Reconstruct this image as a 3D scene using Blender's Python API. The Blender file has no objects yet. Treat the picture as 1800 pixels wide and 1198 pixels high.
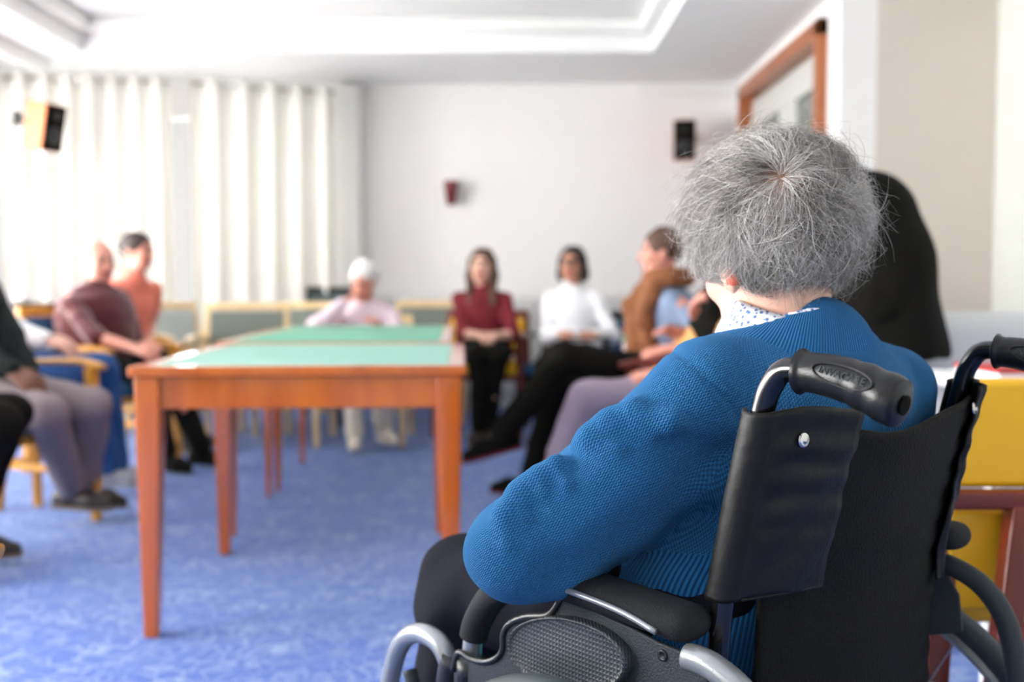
import bpy, bmesh, math, random
import numpy as np
from mathutils import Vector, Matrix
random.seed(5); np.random.seed(5)
S = bpy.context.scene
COL = S.collection
# ------------------------------------------------------------------ camera
CAM_H, FPX, HORIZON = 0.965, 1750.0, 505.0
PITCH = math.atan((599 - HORIZON) / FPX)
cd = bpy.data.cameras.new('camera'); cam = bpy.data.objects.new('camera', cd); COL.objects.link(cam)
cd.sensor_width = 36; cd.lens = 35.0; cd.clip_start = 0.05
cam.location = (0, 0, CAM_H); cam.rotation_euler = (math.pi/2 - PITCH, 0, 0)
cd.dof.use_dof = True; cd.dof.focus_distance = 1.02; cd.dof.aperture_fstop = 3.0
S.camera = cam
# ------------------------------------------------------------------ world, light, exposure
S.view_settings.view_transform = 'Standard'; S.view_settings.look = 'None'
S.view_settings.gamma = 1; S.view_settings.exposure = 1.58
w = bpy.data.worlds.new('world'); S.world = w; w.use_nodes = True
w.node_tree.nodes['Background'].inputs[0].default_value = (1.0, 0.985, 0.96, 1)
w.node_tree.nodes['Background'].inputs[1].default_value = 0.28
def area(name, loc, target, sx, sy, power, col=(1, 1, 1)):
    l = bpy.data.lights.new(name, 'AREA'); l.shape = 'RECTANGLE'; l.size = sx; l.size_y = sy
    l.energy = power; l.color = col
    o = bpy.data.objects.new(name, l); COL.objects.link(o); o.location = loc
    o.rotation_euler = (Vector(target) - Vector(loc)).to_track_quat('-Z', 'Y').to_euler()
    return o
area('window_daylight', (-4.8, 3.15, 1.45), (0, 3.15, 2.5), 6.3, 2.2, 800, (1.0, 0.99, 0.97))
area('back_window_daylight', (-2.5, 9.1, 1.6), (-2.5, 6, 1.3), 3.2, 2.2, 46, (1.0, 0.99, 0.97))
# ------------------------------------------------------------------ unprojection
FWD = np.array([0, math.cos(PITCH), -math.sin(PITCH)]); UPV = np.array([0, math.sin(PITCH), math.cos(PITCH)])
def ray(px, py):
    return np.array([(px-900)/FPX, 0, 0]) + UPV*((599-py)/FPX) + FWD
def P(px, py, D):                      # world point seen at this pixel, at world distance y = D
    d = ray(px, py); return np.array([0, 0, CAM_H]) + d*(D/d[1])
def V3(*a): return np.array(a, float)
def unit(v): v = np.asarray(v, float); return v/np.linalg.norm(v)
# ------------------------------------------------------------------ materials
def nt(name):
    m = bpy.data.materials.new(name); m.use_nodes = True
    return m, m.node_tree.nodes, m.node_tree.links, m.node_tree.nodes['Principled BSDF']
def srgb(r, g, b):
    f = lambda c: (c/255/12.92) if c/255 <= .04045 else ((c/255+.055)/1.055)**2.4
    return (f(r), f(g), f(b), 1)
def mat(name, c, rough=.6, metal=0, spec=.5, noise=0, nscale=20, bump=0, bscale=80, coat=0, sheen=0):
    m, N, L, B = nt(name)
    B.inputs['Base Color'].default_value = c; B.inputs['Roughness'].default_value = rough
    B.inputs['Metallic'].default_value = metal; B.inputs['Specular IOR Level'].default_value = spec
    B.inputs['Coat Weight'].default_value = coat; B.inputs['Sheen Weight'].default_value = sheen
    tc = N.new('ShaderNodeTexCoord')
    if noise:
        n = N.new('ShaderNodeTexNoise'); n.inputs['Scale'].default_value = nscale; n.inputs['Detail'].default_value = 4
        L.new(tc.outputs['Object'], n.inputs['Vector'])
        mx = N.new('ShaderNodeMix'); mx.data_type = 'RGBA'; mx.blend_type = 'MULTIPLY'
        mx.inputs[0].default_value = 1
        r = N.new('ShaderNodeMapRange'); r.inputs[3].default_value = 1-noise; r.inputs[4].default_value = 1+noise
        L.new(n.outputs['Fac'], r.inputs[0]); mx.inputs[6].default_value = c
        L.new(r.outputs[0], mx.inputs[7]); L.new(mx.outputs[2], B.inputs['Base Color'])
    if bump:
        n2 = N.new('ShaderNodeTexNoise'); n2.inputs['Scale'].default_value = bscale; n2.inputs['Detail'].default_value = 3
        L.new(tc.outputs['Object'], n2.inputs['Vector'])
        b = N.new('ShaderNodeBump'); b.inputs['Strength'].default_value = bump; b.inputs['Distance'].default_value = .004
        L.new(n2.outputs['Fac'], b.inputs['Height']); L.new(b.outputs[0], B.inputs['Normal'])
    return m
def wood(name, c1, c2, axis=(1, 1, .12), scale=14, rough=.35, coat=.3):
    m, N, L, B = nt(name)
    tc = N.new('ShaderNodeTexCoord'); mp = N.new('ShaderNodeMapping'); mp.inputs['Scale'].default_value = axis
    n = N.new('ShaderNodeTexNoise'); n.inputs['Scale'].default_value = scale; n.inputs['Detail'].default_value = 6; n.inputs['Distortion'].default_value = .6
    r = N.new('ShaderNodeValToRGB'); r.color_ramp.elements[0].position = .3; r.color_ramp.elements[1].position = .7
    r.color_ramp.elements[0].color = c1; r.color_ramp.elements[1].color = c2
    L.new(tc.outputs['Object'], mp.inputs[0]); L.new(mp.outputs[0], n.inputs['Vector']); L.new(n.outputs['Fac'], r.inputs[0])
    L.new(r.outputs[0], B.inputs['Base Color']); B.inputs['Roughness'].default_value = rough; B.inputs['Coat Weight'].default_value = coat
    B.inputs['Coat Roughness'].default_value = .25
    return m
M = {}
M['wall'] = mat('wall_paint', srgb(240, 238, 237), .85, noise=.02, nscale=3)
M['ceiling'] = mat('ceiling_paint', srgb(240, 240, 240), .85, noise=.01, nscale=2)
M['white_trim'] = mat('white_trim', srgb(236, 236, 234), .5, noise=.01)
M['table_wood'] = wood('cherry_wood', srgb(178, 76, 2), srgb(206, 104, 8), rough=.3, coat=1.0)
M['table_wood'].node_tree.nodes['Principled BSDF'].inputs['Coat Roughness'].default_value = .10; M['table_wood'].node_tree.nodes['Principled BSDF'].inputs['Coat IOR'].default_value = 1.55
M['door_wood'] = wood('door_frame_wood', srgb(150, 82, 40), srgb(178, 104, 56))
M['yellow_wood'] = wood('honey_wood', srgb(206, 140, 40), srgb(226, 165, 62))
M['light_wood'] = wood('beech_wood', srgb(228, 196, 140), srgb(240, 214, 166))
M['red_wood'] = wood('mahogany_wood', srgb(92, 24, 12), srgb(118, 36, 18), coat=.15)
M['felt_a'] = mat('green_felt_sheen_paled', srgb(66, 158, 136), .55, spec=.8, noise=.05, nscale=200, sheen=.15)  # base colour paled, so the felt's grazing sheen is partly painted in
M['felt_b'] = mat('green_felt', srgb(30, 152, 120), .7, noise=.05, nscale=200, sheen=.1)
M['yellow_fabric'] = mat('yellow_leatherette', srgb(240, 184, 20), .45, noise=.03, bump=.1)
M['grey_fabric'] = mat('grey_upholstery', srgb(120, 128, 120), .9, noise=.08, nscale=60)
M['pale_fabric'] = mat('pale_upholstery', srgb(176, 184, 182), .9, noise=.06, nscale=60)
M['teal_fabric'] = mat('dark_teal_upholstery', srgb(54, 76, 80), .8, noise=.05)
M['blue_fabric'] = mat('blue_upholstery', srgb(44, 92, 128), .8, noise=.05)
M['navy_fabric'] = mat('navy_upholstery', srgb(30, 38, 54), .8, noise=.05)
M['white_fabric'] = mat('white_cover', srgb(222, 222, 222), .85, noise=.03, bump=.3, bscale=12)
M['black_plastic'] = mat('black_plastic', srgb(26, 27, 29), .38, noise=.1, bump=.15, bscale=300)
M['grip_rubber'] = mat('grip_rubber', srgb(20, 21, 22), .33, spec=.4, noise=.1, bump=.1, bscale=500)
M['foam'] = mat('foam_black', srgb(26, 28, 30), .7, spec=.3, bump=.5, bscale=700)
M['nylon'] = mat('black_nylon', srgb(15, 15, 11), .75, spec=.18, noise=.15, bump=.5, bscale=260)
M['leather'] = mat('black_vinyl', srgb(16, 16, 12), .5, spec=.35, noise=.1, bump=.35, bscale=60)
M['grey_plastic'] = mat('grey_plastic', srgb(50, 57, 61), .5, spec=.3, noise=.06, bump=.3, bscale=400)
M['silver'] = mat('silver_paint', srgb(158, 162, 162), .3, metal=.55, noise=.04, bump=.08, bscale=500, coat=.3)
M['chrome'] = mat('chrome', srgb(210, 208, 204), .15, metal=1, noise=.02)
M['black_metal'] = mat('black_metal', srgb(14, 14, 14), .25, metal=.3, noise=.05, coat=.6)
M['rubber'] = mat('tyre_rubber', srgb(52, 62, 64), .6, noise=.05)
M['cream'] = mat('cream_plastic', srgb(205, 198, 170), .5, noise=.02)
M['teal'] = mat('teal_cloth', srgb(30, 160, 165), .7, noise=.05)
M['skin'] = mat('skin', srgb(226, 178, 156), .5, noise=.05, nscale=40)
M['skin_rosy'] = mat('skin_rosy', srgb(216, 150, 130), .5, noise=.06, nscale=40)
M['skin_tan'] = mat('skin_tan', srgb(196, 140, 112), .5, noise=.05, nscale=40)
M['skin_dark'] = mat('skin_brown', srgb(120, 76, 56), .5, noise=.05, nscale=40)
for k in ('skin', 'skin_rosy', 'skin_tan', 'skin_dark'):
    b = M[k].node_tree.nodes['Principled BSDF']; b.inputs['Subsurface Weight'].default_value = .15
    b.inputs['Subsurface Radius'].default_value = (.012, .004, .002); b.inputs['Subsurface Scale'].default_value = 1
M['ear'] = mat('ear_skin', srgb(222, 96, 70), .5, noise=.05)
M['lips'] = mat('lips', srgb(170, 80, 74), .5, noise=.02)
M['eye'] = mat('eye_dark', srgb(52, 40, 36), .3, noise=.02)
M['maroon'] = mat('maroon_wool', srgb(84, 15, 26), .9, noise=.12, nscale=60, sheen=.4)
M['maroon2'] = mat('burgundy_knit', srgb(118, 22, 36), .85, noise=.12, nscale=60)
M['black_cloth'] = mat('black_cloth', srgb(18, 17, 13), .9, spec=.15, noise=.15)
M['charcoal'] = mat('charcoal_jacket', srgb(36, 40, 40), .9, spec=.15, noise=.12)
M['navy_cloth'] = mat('navy_trousers', srgb(22, 23, 32), .9, spec=.15, noise=.12, bump=.4, bscale=30)
M['white_cloth'] = mat('white_blouse', srgb(238, 238, 240), .85, noise=.02)
M['pink_cloth'] = mat('pale_pink_cardigan', srgb(236, 214, 222), .9, noise=.06, nscale=14)
M['cream_cloth'] = mat('cream_trousers', srgb(232, 224, 206), .9, noise=.03)
M['coral'] = mat('coral_top', srgb(228, 128, 108), .85, noise=.06)
M['jeans'] = mat('blue_denim', srgb(28, 74, 130), .85, noise=.15, nscale=30)
M['grey_trousers'] = mat('grey_trousers', srgb(136, 124, 126), .9, noise=.08)
M['lilac'] = mat('lilac_trousers', srgb(148, 134, 148), .9, noise=.06)
M['shirt_blue'] = mat('blue_grey_shirt', srgb(128, 146, 172), .85, noise=.06)
M['brown_scarf'] = mat('brown_scarf', srgb(134, 84, 52), .95, noise=.25, nscale=18)
M['ochre'] = mat('ochre_top', srgb(214, 158, 96), .85, noise=.06)
M['shoe_dark'] = mat('dark_shoe', srgb(44, 36, 30), .5, noise=.1)
M['shoe_sole'] = mat('shoe_sole', srgb(120, 104, 84), .7, noise=.05)
M['shoe_grey'] = mat('grey_shoe', srgb(150, 152, 160), .8, noise=.05)
M['red'] = mat('red_print', srgb(188, 30, 36), .5, noise=.03)
M['paper'] = mat('paper', srgb(236, 226, 228), .7, noise=.01)
M['hair_dark'] = mat('hair_dark', srgb(50, 38, 34), .6, noise=.3, nscale=60)
M['hair_brown'] = mat('hair_brown', srgb(84, 56, 42), .6, noise=.3, nscale=60)
M['hair_white'] = mat('hair_white', srgb(226, 224, 220), .8, noise=.06, nscale=60)
M['hair_grey'] = mat('hair_grey', srgb(150, 142, 138), .8, noise=.1, nscale=60)
M['hair_base'] = mat('hair_undercoat', srgb(54, 50, 47), .9, noise=.35, nscale=90)
M['sconce'] = mat('dark_red_glass', srgb(112, 24, 32), .3, noise=.05, coat=.5)
M['orange'] = wood('orange_veneer', srgb(220, 110, 40), srgb(236, 134, 60))
M['green_sign'] = mat('sign_green', srgb(110, 200, 165), .5, noise=.01)
M['panel'] = mat('door_panel_white', srgb(205, 205, 200), .5, noise=.01)
M['pane_dark'] = mat('wired_glass_dark', srgb(112, 120, 112), .15, noise=.05)
# translucent curtain
def curtain_mat(name, c, tr):
    m, N, L, B = nt(name); B.inputs['Base Color'].default_value = c; B.inputs['Roughness'].default_value = .9
    t = N.new('ShaderNodeBsdfTranslucent'); t.inputs[0].default_value = c
    mx = N.new('ShaderNodeMixShader'); mx.inputs[0].default_value = tr
    tc = N.new('ShaderNodeTexCoord'); wv = N.new('ShaderNodeTexNoise'); wv.inputs['Scale'].default_value = 400
    bp = N.new('ShaderNodeBump'); bp.inputs['Strength'].default_value = .1; bp.inputs['Distance'].default_value = .001
    L.new(tc.outputs['Object'], wv.inputs['Vector']); L.new(wv.outputs['Fac'], bp.inputs['Height']); L.new(bp.outputs[0], B.inputs['Normal'])
    o = N['Material Output']; L.new(B.outputs[0], mx.inputs[1]); L.new(t.outputs[0], mx.inputs[2]); L.new(mx.outputs[0], o.inputs[0])
    return m
M['curtain'] = curtain_mat('cream_curtain', srgb(243, 242, 237), .42)
M['sheer'] = curtain_mat('sheer_curtain', srgb(250, 250, 250), .75)
_n = M['sheer'].node_tree; _o = _n.nodes['Material Output']; _src = _o.inputs[0].links[0].from_socket
_t = _n.nodes.new('ShaderNodeBsdfTransparent'); _m = _n.nodes.new('ShaderNodeMixShader'); _m.inputs[0].default_value = .4
_n.links.new(_src, _m.inputs[1]); _n.links.new(_t.outputs[0], _m.inputs[2]); _n.links.new(_m.outputs[0], _o.inputs[0])
m, N, L, B = nt('window_glass')
tr = N.new('ShaderNodeBsdfTransparent'); gl = N.new('ShaderNodeBsdfGlossy'); gl.inputs['Roughness'].default_value = .02
fr = N.new('ShaderNodeFresnel'); ms = N.new('ShaderNodeMixShader'); L.new(fr.outputs[0], ms.inputs[0]); L.new(tr.outputs[0], ms.inputs[1]); L.new(gl.outputs[0], ms.inputs[2])
L.new(ms.outputs[0], N['Material Output'].inputs[0])
M['glass'] = m
m, N, L, B = nt('green_glass')
B.inputs['Base Color'].default_value = srgb(150, 225, 180); B.inputs['Transmission Weight'].default_value = .7; B.inputs['Roughness'].default_value = .1
M['green_glass'] = m
# carpet
m, N, L, B = nt('blue_carpet')
tc = N.new('ShaderNodeTexCoord')
nd = N.new('ShaderNodeTexNoise'); nd.inputs['Scale'].default_value = 7; nd.inputs['Detail'].default_value = 1
L.new(tc.outputs['Object'], nd.inputs['Vector'])
vm = N.new('ShaderNodeVectorMath'); vm.operation = 'MULTIPLY_ADD'; vm.inputs[1].default_value = (.12, .12, 0)
L.new(nd.outputs['Color'], vm.inputs[0]); L.new(tc.outputs['Object'], vm.inputs[2])
def vor(scale, feat):
    v = N.new('ShaderNodeTexVoronoi'); v.feature = feat; v.inputs['Scale'].default_value = scale
    L.new(vm.outputs[0], v.inputs['Vector']); return v
def mth(op, a, b=None, c=None):
    n = N.new('ShaderNodeMath'); n.operation = op
    for i, x in enumerate((a, b, c)):
        if x is None: continue
        if isinstance(x, (int, float)): n.inputs[i].default_value = x
        else: L.new(x, n.inputs[i])
    return n.outputs[0]
v1 = vor(11, 'F1'); ring = mth('SMOOTH_MIN', mth('ABSOLUTE', mth('SUBTRACT', v1.outputs['Distance'], .30)), .5, .02)
ringm = mth('LESS_THAN', ring, .055)
v2 = vor(17, 'DISTANCE_TO_EDGE'); edge = mth('LESS_THAN', v2.outputs['Distance'], .05)
v3 = vor(26, 'F1'); dots = mth('LESS_THAN', v3.outputs['Distance'], .2)
pat = mth('MAXIMUM', mth('MAXIMUM', ringm, edge), dots)
n4 = N.new('ShaderNodeTexNoise'); n4.inputs['Scale'].default_value = 5; n4.inputs['Detail'].default_value = 5
L.new(tc.outputs['Object'], n4.inputs['Vector'])
pf = mth('MULTIPLY', pat, mth('MULTIPLY_ADD', n4.outputs['Fac'], 2.6, -.55))
n5 = N.new('ShaderNodeTexNoise'); n5.inputs['Scale'].default_value = 420; n5.inputs['Detail'].default_value = 2
L.new(tc.outputs['Object'], n5.inputs['Vector'])
mx = N.new('ShaderNodeMix'); mx.data_type = 'RGBA'; mx.clamp_factor = True
L.new(pf, mx.inputs[0]); mx.inputs[6].default_value = srgb(2, 70, 166); mx.inputs[7].default_value = srgb(122, 142, 184)
mul = N.new('ShaderNodeMix'); mul.data_type = 'RGBA'; mul.blend_type = 'MULTIPLY'; mul.inputs[0].default_value = 1
L.new(mx.outputs[2], mul.inputs[6]); L.new(mth('MULTIPLY_ADD', n5.outputs['Fac'], .7, .65), mul.inputs[7])
L.new(mul.outputs[2], B.inputs['Base Color']); B.inputs['Roughness'].default_value = .75
B.inputs['Sheen Weight'].default_value = .9; B.inputs['Sheen Roughness'].default_value = .35; B.inputs['Sheen Tint'].default_value = srgb(190, 210, 250)
bp = N.new('ShaderNodeBump'); bp.inputs['Strength'].default_value = .5; bp.inputs['Distance'].default_value = .003
L.new(n5.outputs['Fac'], bp.inputs['Height']); L.new(bp.outputs[0], B.inputs['Normal'])
M['carpet'] = m
# knit: uses the UV map (metres along and around the limb)
def knit(name, c, c2, pu, pv, rib=False):
    m, N, L, B = nt(name)
    uv = N.new('ShaderNodeUVMap'); uv.uv_map = 'UVMap'
    sp = N.new('ShaderNodeSeparateXYZ'); L.new(uv.outputs[0], sp.inputs[0])
    def mt(op, a, b=None, c=None):
        n = N.new('ShaderNodeMath'); n.operation = op
        for i, x in enumerate((a, b, c)):
            if x is None: continue
            if isinstance(x, (int, float)): n.inputs[i].default_value = x
            else: L.new(x, n.inputs[i])
        return n.outputs[0]
    su = mt('SINE', mt('MULTIPLY', sp.outputs[0], 2*math.pi/pu))
    row = mt('FLOOR', mt('DIVIDE', sp.outputs[0], pu))
    sh = mt('MULTIPLY', mt('MODULO', row, 2.0), math.pi)
    sv = mt('SINE', mt('ADD', mt('MULTIPLY', sp.outputs[1], 2*math.pi/pv), 0.0 if rib else sh))
    h = mt('ABSOLUTE', sv) if rib else mt('MULTIPLY_ADD', mt('MULTIPLY', mt('ABSOLUTE', su), sv), .5, .5)
    tc = N.new('ShaderNodeTexCoord'); n = N.new('ShaderNodeTexNoise'); n.inputs['Scale'].default_value = 900
    L.new(tc.outputs['Object'], n.inputs['Vector'])
    hh = mt('MULTIPLY_ADD', n.outputs['Fac'], .35, h)
    mx = N.new('ShaderNodeMix'); mx.data_type = 'RGBA'; mx.clamp_factor = True
    L.new(mt('MULTIPLY_ADD', hh, .9, -.1), mx.inputs[0]); mx.inputs[6].default_value = c2; mx.inputs[7].default_value = c
    L.new(mx.outputs[2], B.inputs['Base Color']); B.inputs['Roughness'].default_value = .85
    B.inputs['Specular IOR Level'].default_value = .12; B.inputs['Sheen Weight'].default_value = .35; B.inputs['Sheen Roughness'].default_value = .5; B.inputs['Sheen Tint'].default_value = srgb(120, 180, 230)
    bp = N.new('ShaderNodeBump'); bp.inputs['Strength'].default_value = .9; bp.inputs['Distance'].default_value = .0024
    L.new(hh, bp.inputs['Height']); L.new(bp.outputs[0], B.inputs['Normal'])
    return m
M['knit'] = knit('blue_knit', srgb(56, 134, 192), srgb(12, 64, 112), .0038, .0036)
M['rib'] = knit('blue_rib', srgb(44, 120, 178), srgb(10, 50, 92), .0034, .010, rib=True)
# ribbed oval pad
m, N, L, B = nt('oval_pad_plastic'); B.inputs['Base Color'].default_value = srgb(48, 55, 60); B.inputs['Roughness'].default_value = .5
tc = N.new('ShaderNodeTexCoord'); sx = N.new('ShaderNodeSeparateXYZ'); L.new(tc.outputs['Object'], sx.inputs[0]); hs = []
for ch in (0, 2):
    a1 = N.new('ShaderNodeMath'); a1.operation = 'MULTIPLY'; a1.inputs[1].default_value = 2*math.pi/(.0050 if ch == 2 else .0034); L.new(sx.outputs[ch], a1.inputs[0])
    a2 = N.new('ShaderNodeMath'); a2.operation = 'SINE'; L.new(a1.outputs[0], a2.inputs[0]); hs.append(a2)
a3 = N.new('ShaderNodeMath'); a3.operation = 'MAXIMUM'; L.new(hs[0].outputs[0], a3.inputs[0]); L.new(hs[1].outputs[0], a3.inputs[1])
bp = N.new('ShaderNodeBump'); bp.inputs['Distance'].default_value = .0006; bp.inputs['Strength'].default_value = .5; L.new(a3.outputs[0], bp.inputs['Height']); L.new(bp.outputs[0], B.inputs['Normal'])
M['oval'] = m
# floral shirt
m, N, L, B = nt('floral_shirt')
tc = N.new('ShaderNodeTexCoord'); v = N.new('ShaderNodeTexVoronoi'); v.inputs['Scale'].default_value = 170
L.new(tc.outputs['Object'], v.inputs['Vector'])
r = N.new('ShaderNodeValToRGB'); r.color_ramp.elements[0].position = .36; r.color_ramp.elements[1].position = .42
r.color_ramp.elements[0].color = srgb(92, 122, 176); r.color_ramp.elements[1].color = srgb(232, 234, 240)
L.new(v.outputs['Distance'], r.inputs[0]); L.new(r.outputs[0], B.inputs['Base Color']); B.inputs['Roughness'].default_value = .8
M['floral'] = m
# hair strands
m, N, L, B = nt('grey_hair_strands')
hi = N.new('ShaderNodeHairInfo'); r = N.new('ShaderNodeValToRGB')
e = r.color_ramp.elements; e[0].position = 0; e[0].color = srgb(66, 61, 57); e[1].position = 1; e[1].color = srgb(250, 248, 244)
a = e.new(.4); a.color = srgb(132, 126, 119); a = e.new(.7); a.color = srgb(214, 210, 203)
at = N.new('ShaderNodeAttribute'); at.attribute_name = 'lock'
mm = N.new('ShaderNodeMath'); mm.operation = 'MULTIPLY_ADD'; mm.inputs[1].default_value = .55; L.new(hi.outputs['Random'], mm.inputs[0]); L.new(at.outputs['Fac'], mm.inputs[2])
L.new(mm.outputs[0], r.inputs[0]); L.new(r.outputs[0], B.inputs['Base Color']); B.inputs['Roughness'].default_value = .42
M['strands'] = m
# ------------------------------------------------------------------ object helpers
def link(name, me, material=None, parent=None, label=None):
    o = bpy.data.objects.new(name, me); COL.objects.link(o)
    if material is not None: me.materials.append(material)
    if parent is not None: o.parent = parent; o.matrix_parent_inverse = parent_inv(parent)
    if label: o['label'] = label
    return o
def parent_inv(p): return _world(p).inverted()
def _world(p):
    m = Matrix.LocRotScale(p.location, p.rotation_euler.to_quaternion(), p.scale)
    if p.parent is not None: m = _world(p.parent) @ p.matrix_parent_inverse @ m
    return m
def thing(name, label, cat, loc=(0, 0, 0), group=None):
    o = bpy.data.objects.new(name, None); COL.objects.link(o); o.location = tuple(loc); o.empty_display_size = .1
    o['label'] = label; o['category'] = cat
    if group: o['group'] = group
    return o
def tag(o, label, cat, group=None):
    o['label'] = label; o['category'] = cat
    if group: o['group'] = group
    return o
def struct(o): o['kind'] = 'structure'; return o
class MB:
    def __init__(s): s.v = []; s.f = []; s.g = []
    def add(s, vs, fs):
        n = len(s.v); s.g.append((n, len(s.f))); s.v += [tuple(map(float, v)) for v in vs]; s.f += [tuple(i+n for i in f) for f in fs]
    def each(s, name, material, parent=None, bevel=0, smooth=False, seg=2):
        out = []; g = s.g+[(len(s.v), len(s.f))]
        for (v0, f0), (v1, f1) in zip(g[:-1], g[1:]):
            m_ = MB(); m_.add(s.v[v0:v1], [tuple(i-v0 for i in f) for f in s.f[f0:f1]]); out.append(m_.build(name, material, parent, bevel, smooth, None, seg))
        return out
    def box(s, c, size, ax=None):
        c = np.array(c, float); ax = np.eye(3) if ax is None else np.array([unit(a) for a in ax])
        h = np.array(size)/2
        vs = [c + ax[0]*h[0]*i + ax[1]*h[1]*j + ax[2]*h[2]*k for i in (-1, 1) for j in (-1, 1) for k in (-1, 1)]
        s.add(vs, [(0, 1, 3, 2), (4, 6, 7, 5), (0, 4, 5, 1), (2, 3, 7, 6), (0, 2, 6, 4), (1, 5, 7, 3)])
    def beam(s, a, b, w0, w1=None, t0=None, t1=None, side=None):
        a = np.array(a, float); b = np.array(b, float); w1 = w1 or w0; t0 = t0 or w0; t1 = t1 or (t0 if t0 != w0 else w1)
        d = unit(b-a); sd = np.array(side, float) if side is not None else (V3(1, 0, 0) if abs(d[0]) < .8 else V3(0, 1, 0))
        sd = unit(sd - d*np.dot(sd, d)); o = np.cross(d, sd)
        vs = []
        for p, w_, t_ in ((a, w0, t0), (b, w1, t1)):
            for i, j in ((-1, -1), (1, -1), (1, 1), (-1, 1)): vs.append(p + sd*w_/2*i + o*t_/2*j)
        s.add(vs, [(0, 3, 2, 1), (4, 5, 6, 7), (0, 1, 5, 4), (1, 2, 6, 5), (2, 3, 7, 6), (3, 0, 4, 7)])
    def tube(s, pts, r, n=16, cap=True, flat=None):
        pts = [np.array(p, float) for p in pts]; m = len(pts)
        rs = r if hasattr(r, '__len__') else [r]*m
        tan = [unit(pts[min(i+1, m-1)]-pts[max(i-1, 0)]) for i in range(m)]
        u = np.cross(tan[0], V3(0, 0, 1)); u = unit(u) if np.linalg.norm(u) > .05 else V3(1, 0, 0)
        vs = []; fs = []
        for i in range(m):
            u = unit(u - tan[i]*np.dot(u, tan[i])); v = np.cross(tan[i], u)
            for k in range(n):
                a = 2*math.pi*k/n; vs.append(pts[i] + (u*math.cos(a) + v*math.sin(a)*(flat or 1))*rs[i])
        for i in range(m-1):
            for k in range(n): fs.append((i*n+k, i*n+(k+1) % n, (i+1)*n+(k+1) % n, (i+1)*n+k))
        if cap: fs.append(tuple(range(n-1, -1, -1))); fs.append(tuple((m-1)*n+k for k in range(n)))
        s.add(vs, fs)
    def lathe(s, c, prof, n=28, axis=(0, 0, 1)):
        ax = unit(axis); u = unit(np.cross(ax, V3(1, .3, .1))); v = np.cross(ax, u); c = np.array(c, float)
        vs = []; fs = []; m = len(prof)
        for (r, h) in prof:
            for k in range(n):
                a = 2*math.pi*k/n; vs.append(c + ax*h + (u*math.cos(a)+v*math.sin(a))*max(r, 1e-4))
        for i in range(m-1):
            for k in range(n): fs.append((i*n+k, i*n+(k+1) % n, (i+1)*n+(k+1) % n, (i+1)*n+k))
        fs.append(tuple(range(n-1, -1, -1))); fs.append(tuple((m-1)*n+k for k in range(n)))
        s.add(vs, fs)
    def prism(s, pts, off):
        pts = [np.array(p, float) for p in pts]; off = np.array(off, float); n = len(pts)
        s.add(pts + [p+off for p in pts], [tuple(range(n-1, -1, -1)), tuple(range(n, 2*n))] + [(i, (i+1) % n, n+(i+1) % n, n+i) for i in range(n)])
    def build(s, name, material, parent=None, bevel=0, smooth=False, label=None, seg=2):
        me = bpy.data.meshes.new(name); me.from_pydata(s.v, [], s.f)
        bm = bmesh.new(); bm.from_mesh(me); bmesh.ops.recalc_face_normals(bm, faces=bm.faces); bm.to_mesh(me); bm.free()
        o = link(name, me, material, parent, label)
        if smooth: me.shade_smooth()
        if bevel:
            b = o.modifiers.new('bevel', 'BEVEL'); b.width = bevel; b.segments = seg; b.limit_method = 'ANGLE'; b.angle_limit = math.radians(40)
            if not smooth: me.shade_smooth(); 
            w_ = o.modifiers.new('wn', 'WEIGHTED_NORMAL'); w_.keep_sharp = True
        return o
def bez(pts, n=8):                       # Catmull-Rom through points
    pts = [np.array(p, float) for p in pts]; out = []
    for i in range(len(pts)-1):
        p0 = pts[max(i-1, 0)]; p1 = pts[i]; p2 = pts[i+1]; p3 = pts[min(i+2, len(pts)-1)]
        for k in range(n):
            t = k/n
            out.append(.5*((2*p1)+(-p0+p2)*t+(2*p0-5*p1+4*p2-p3)*t*t+(-p0+3*p1-3*p2+p3)*t**3))
    out.append(pts[-1]); return out
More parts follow.
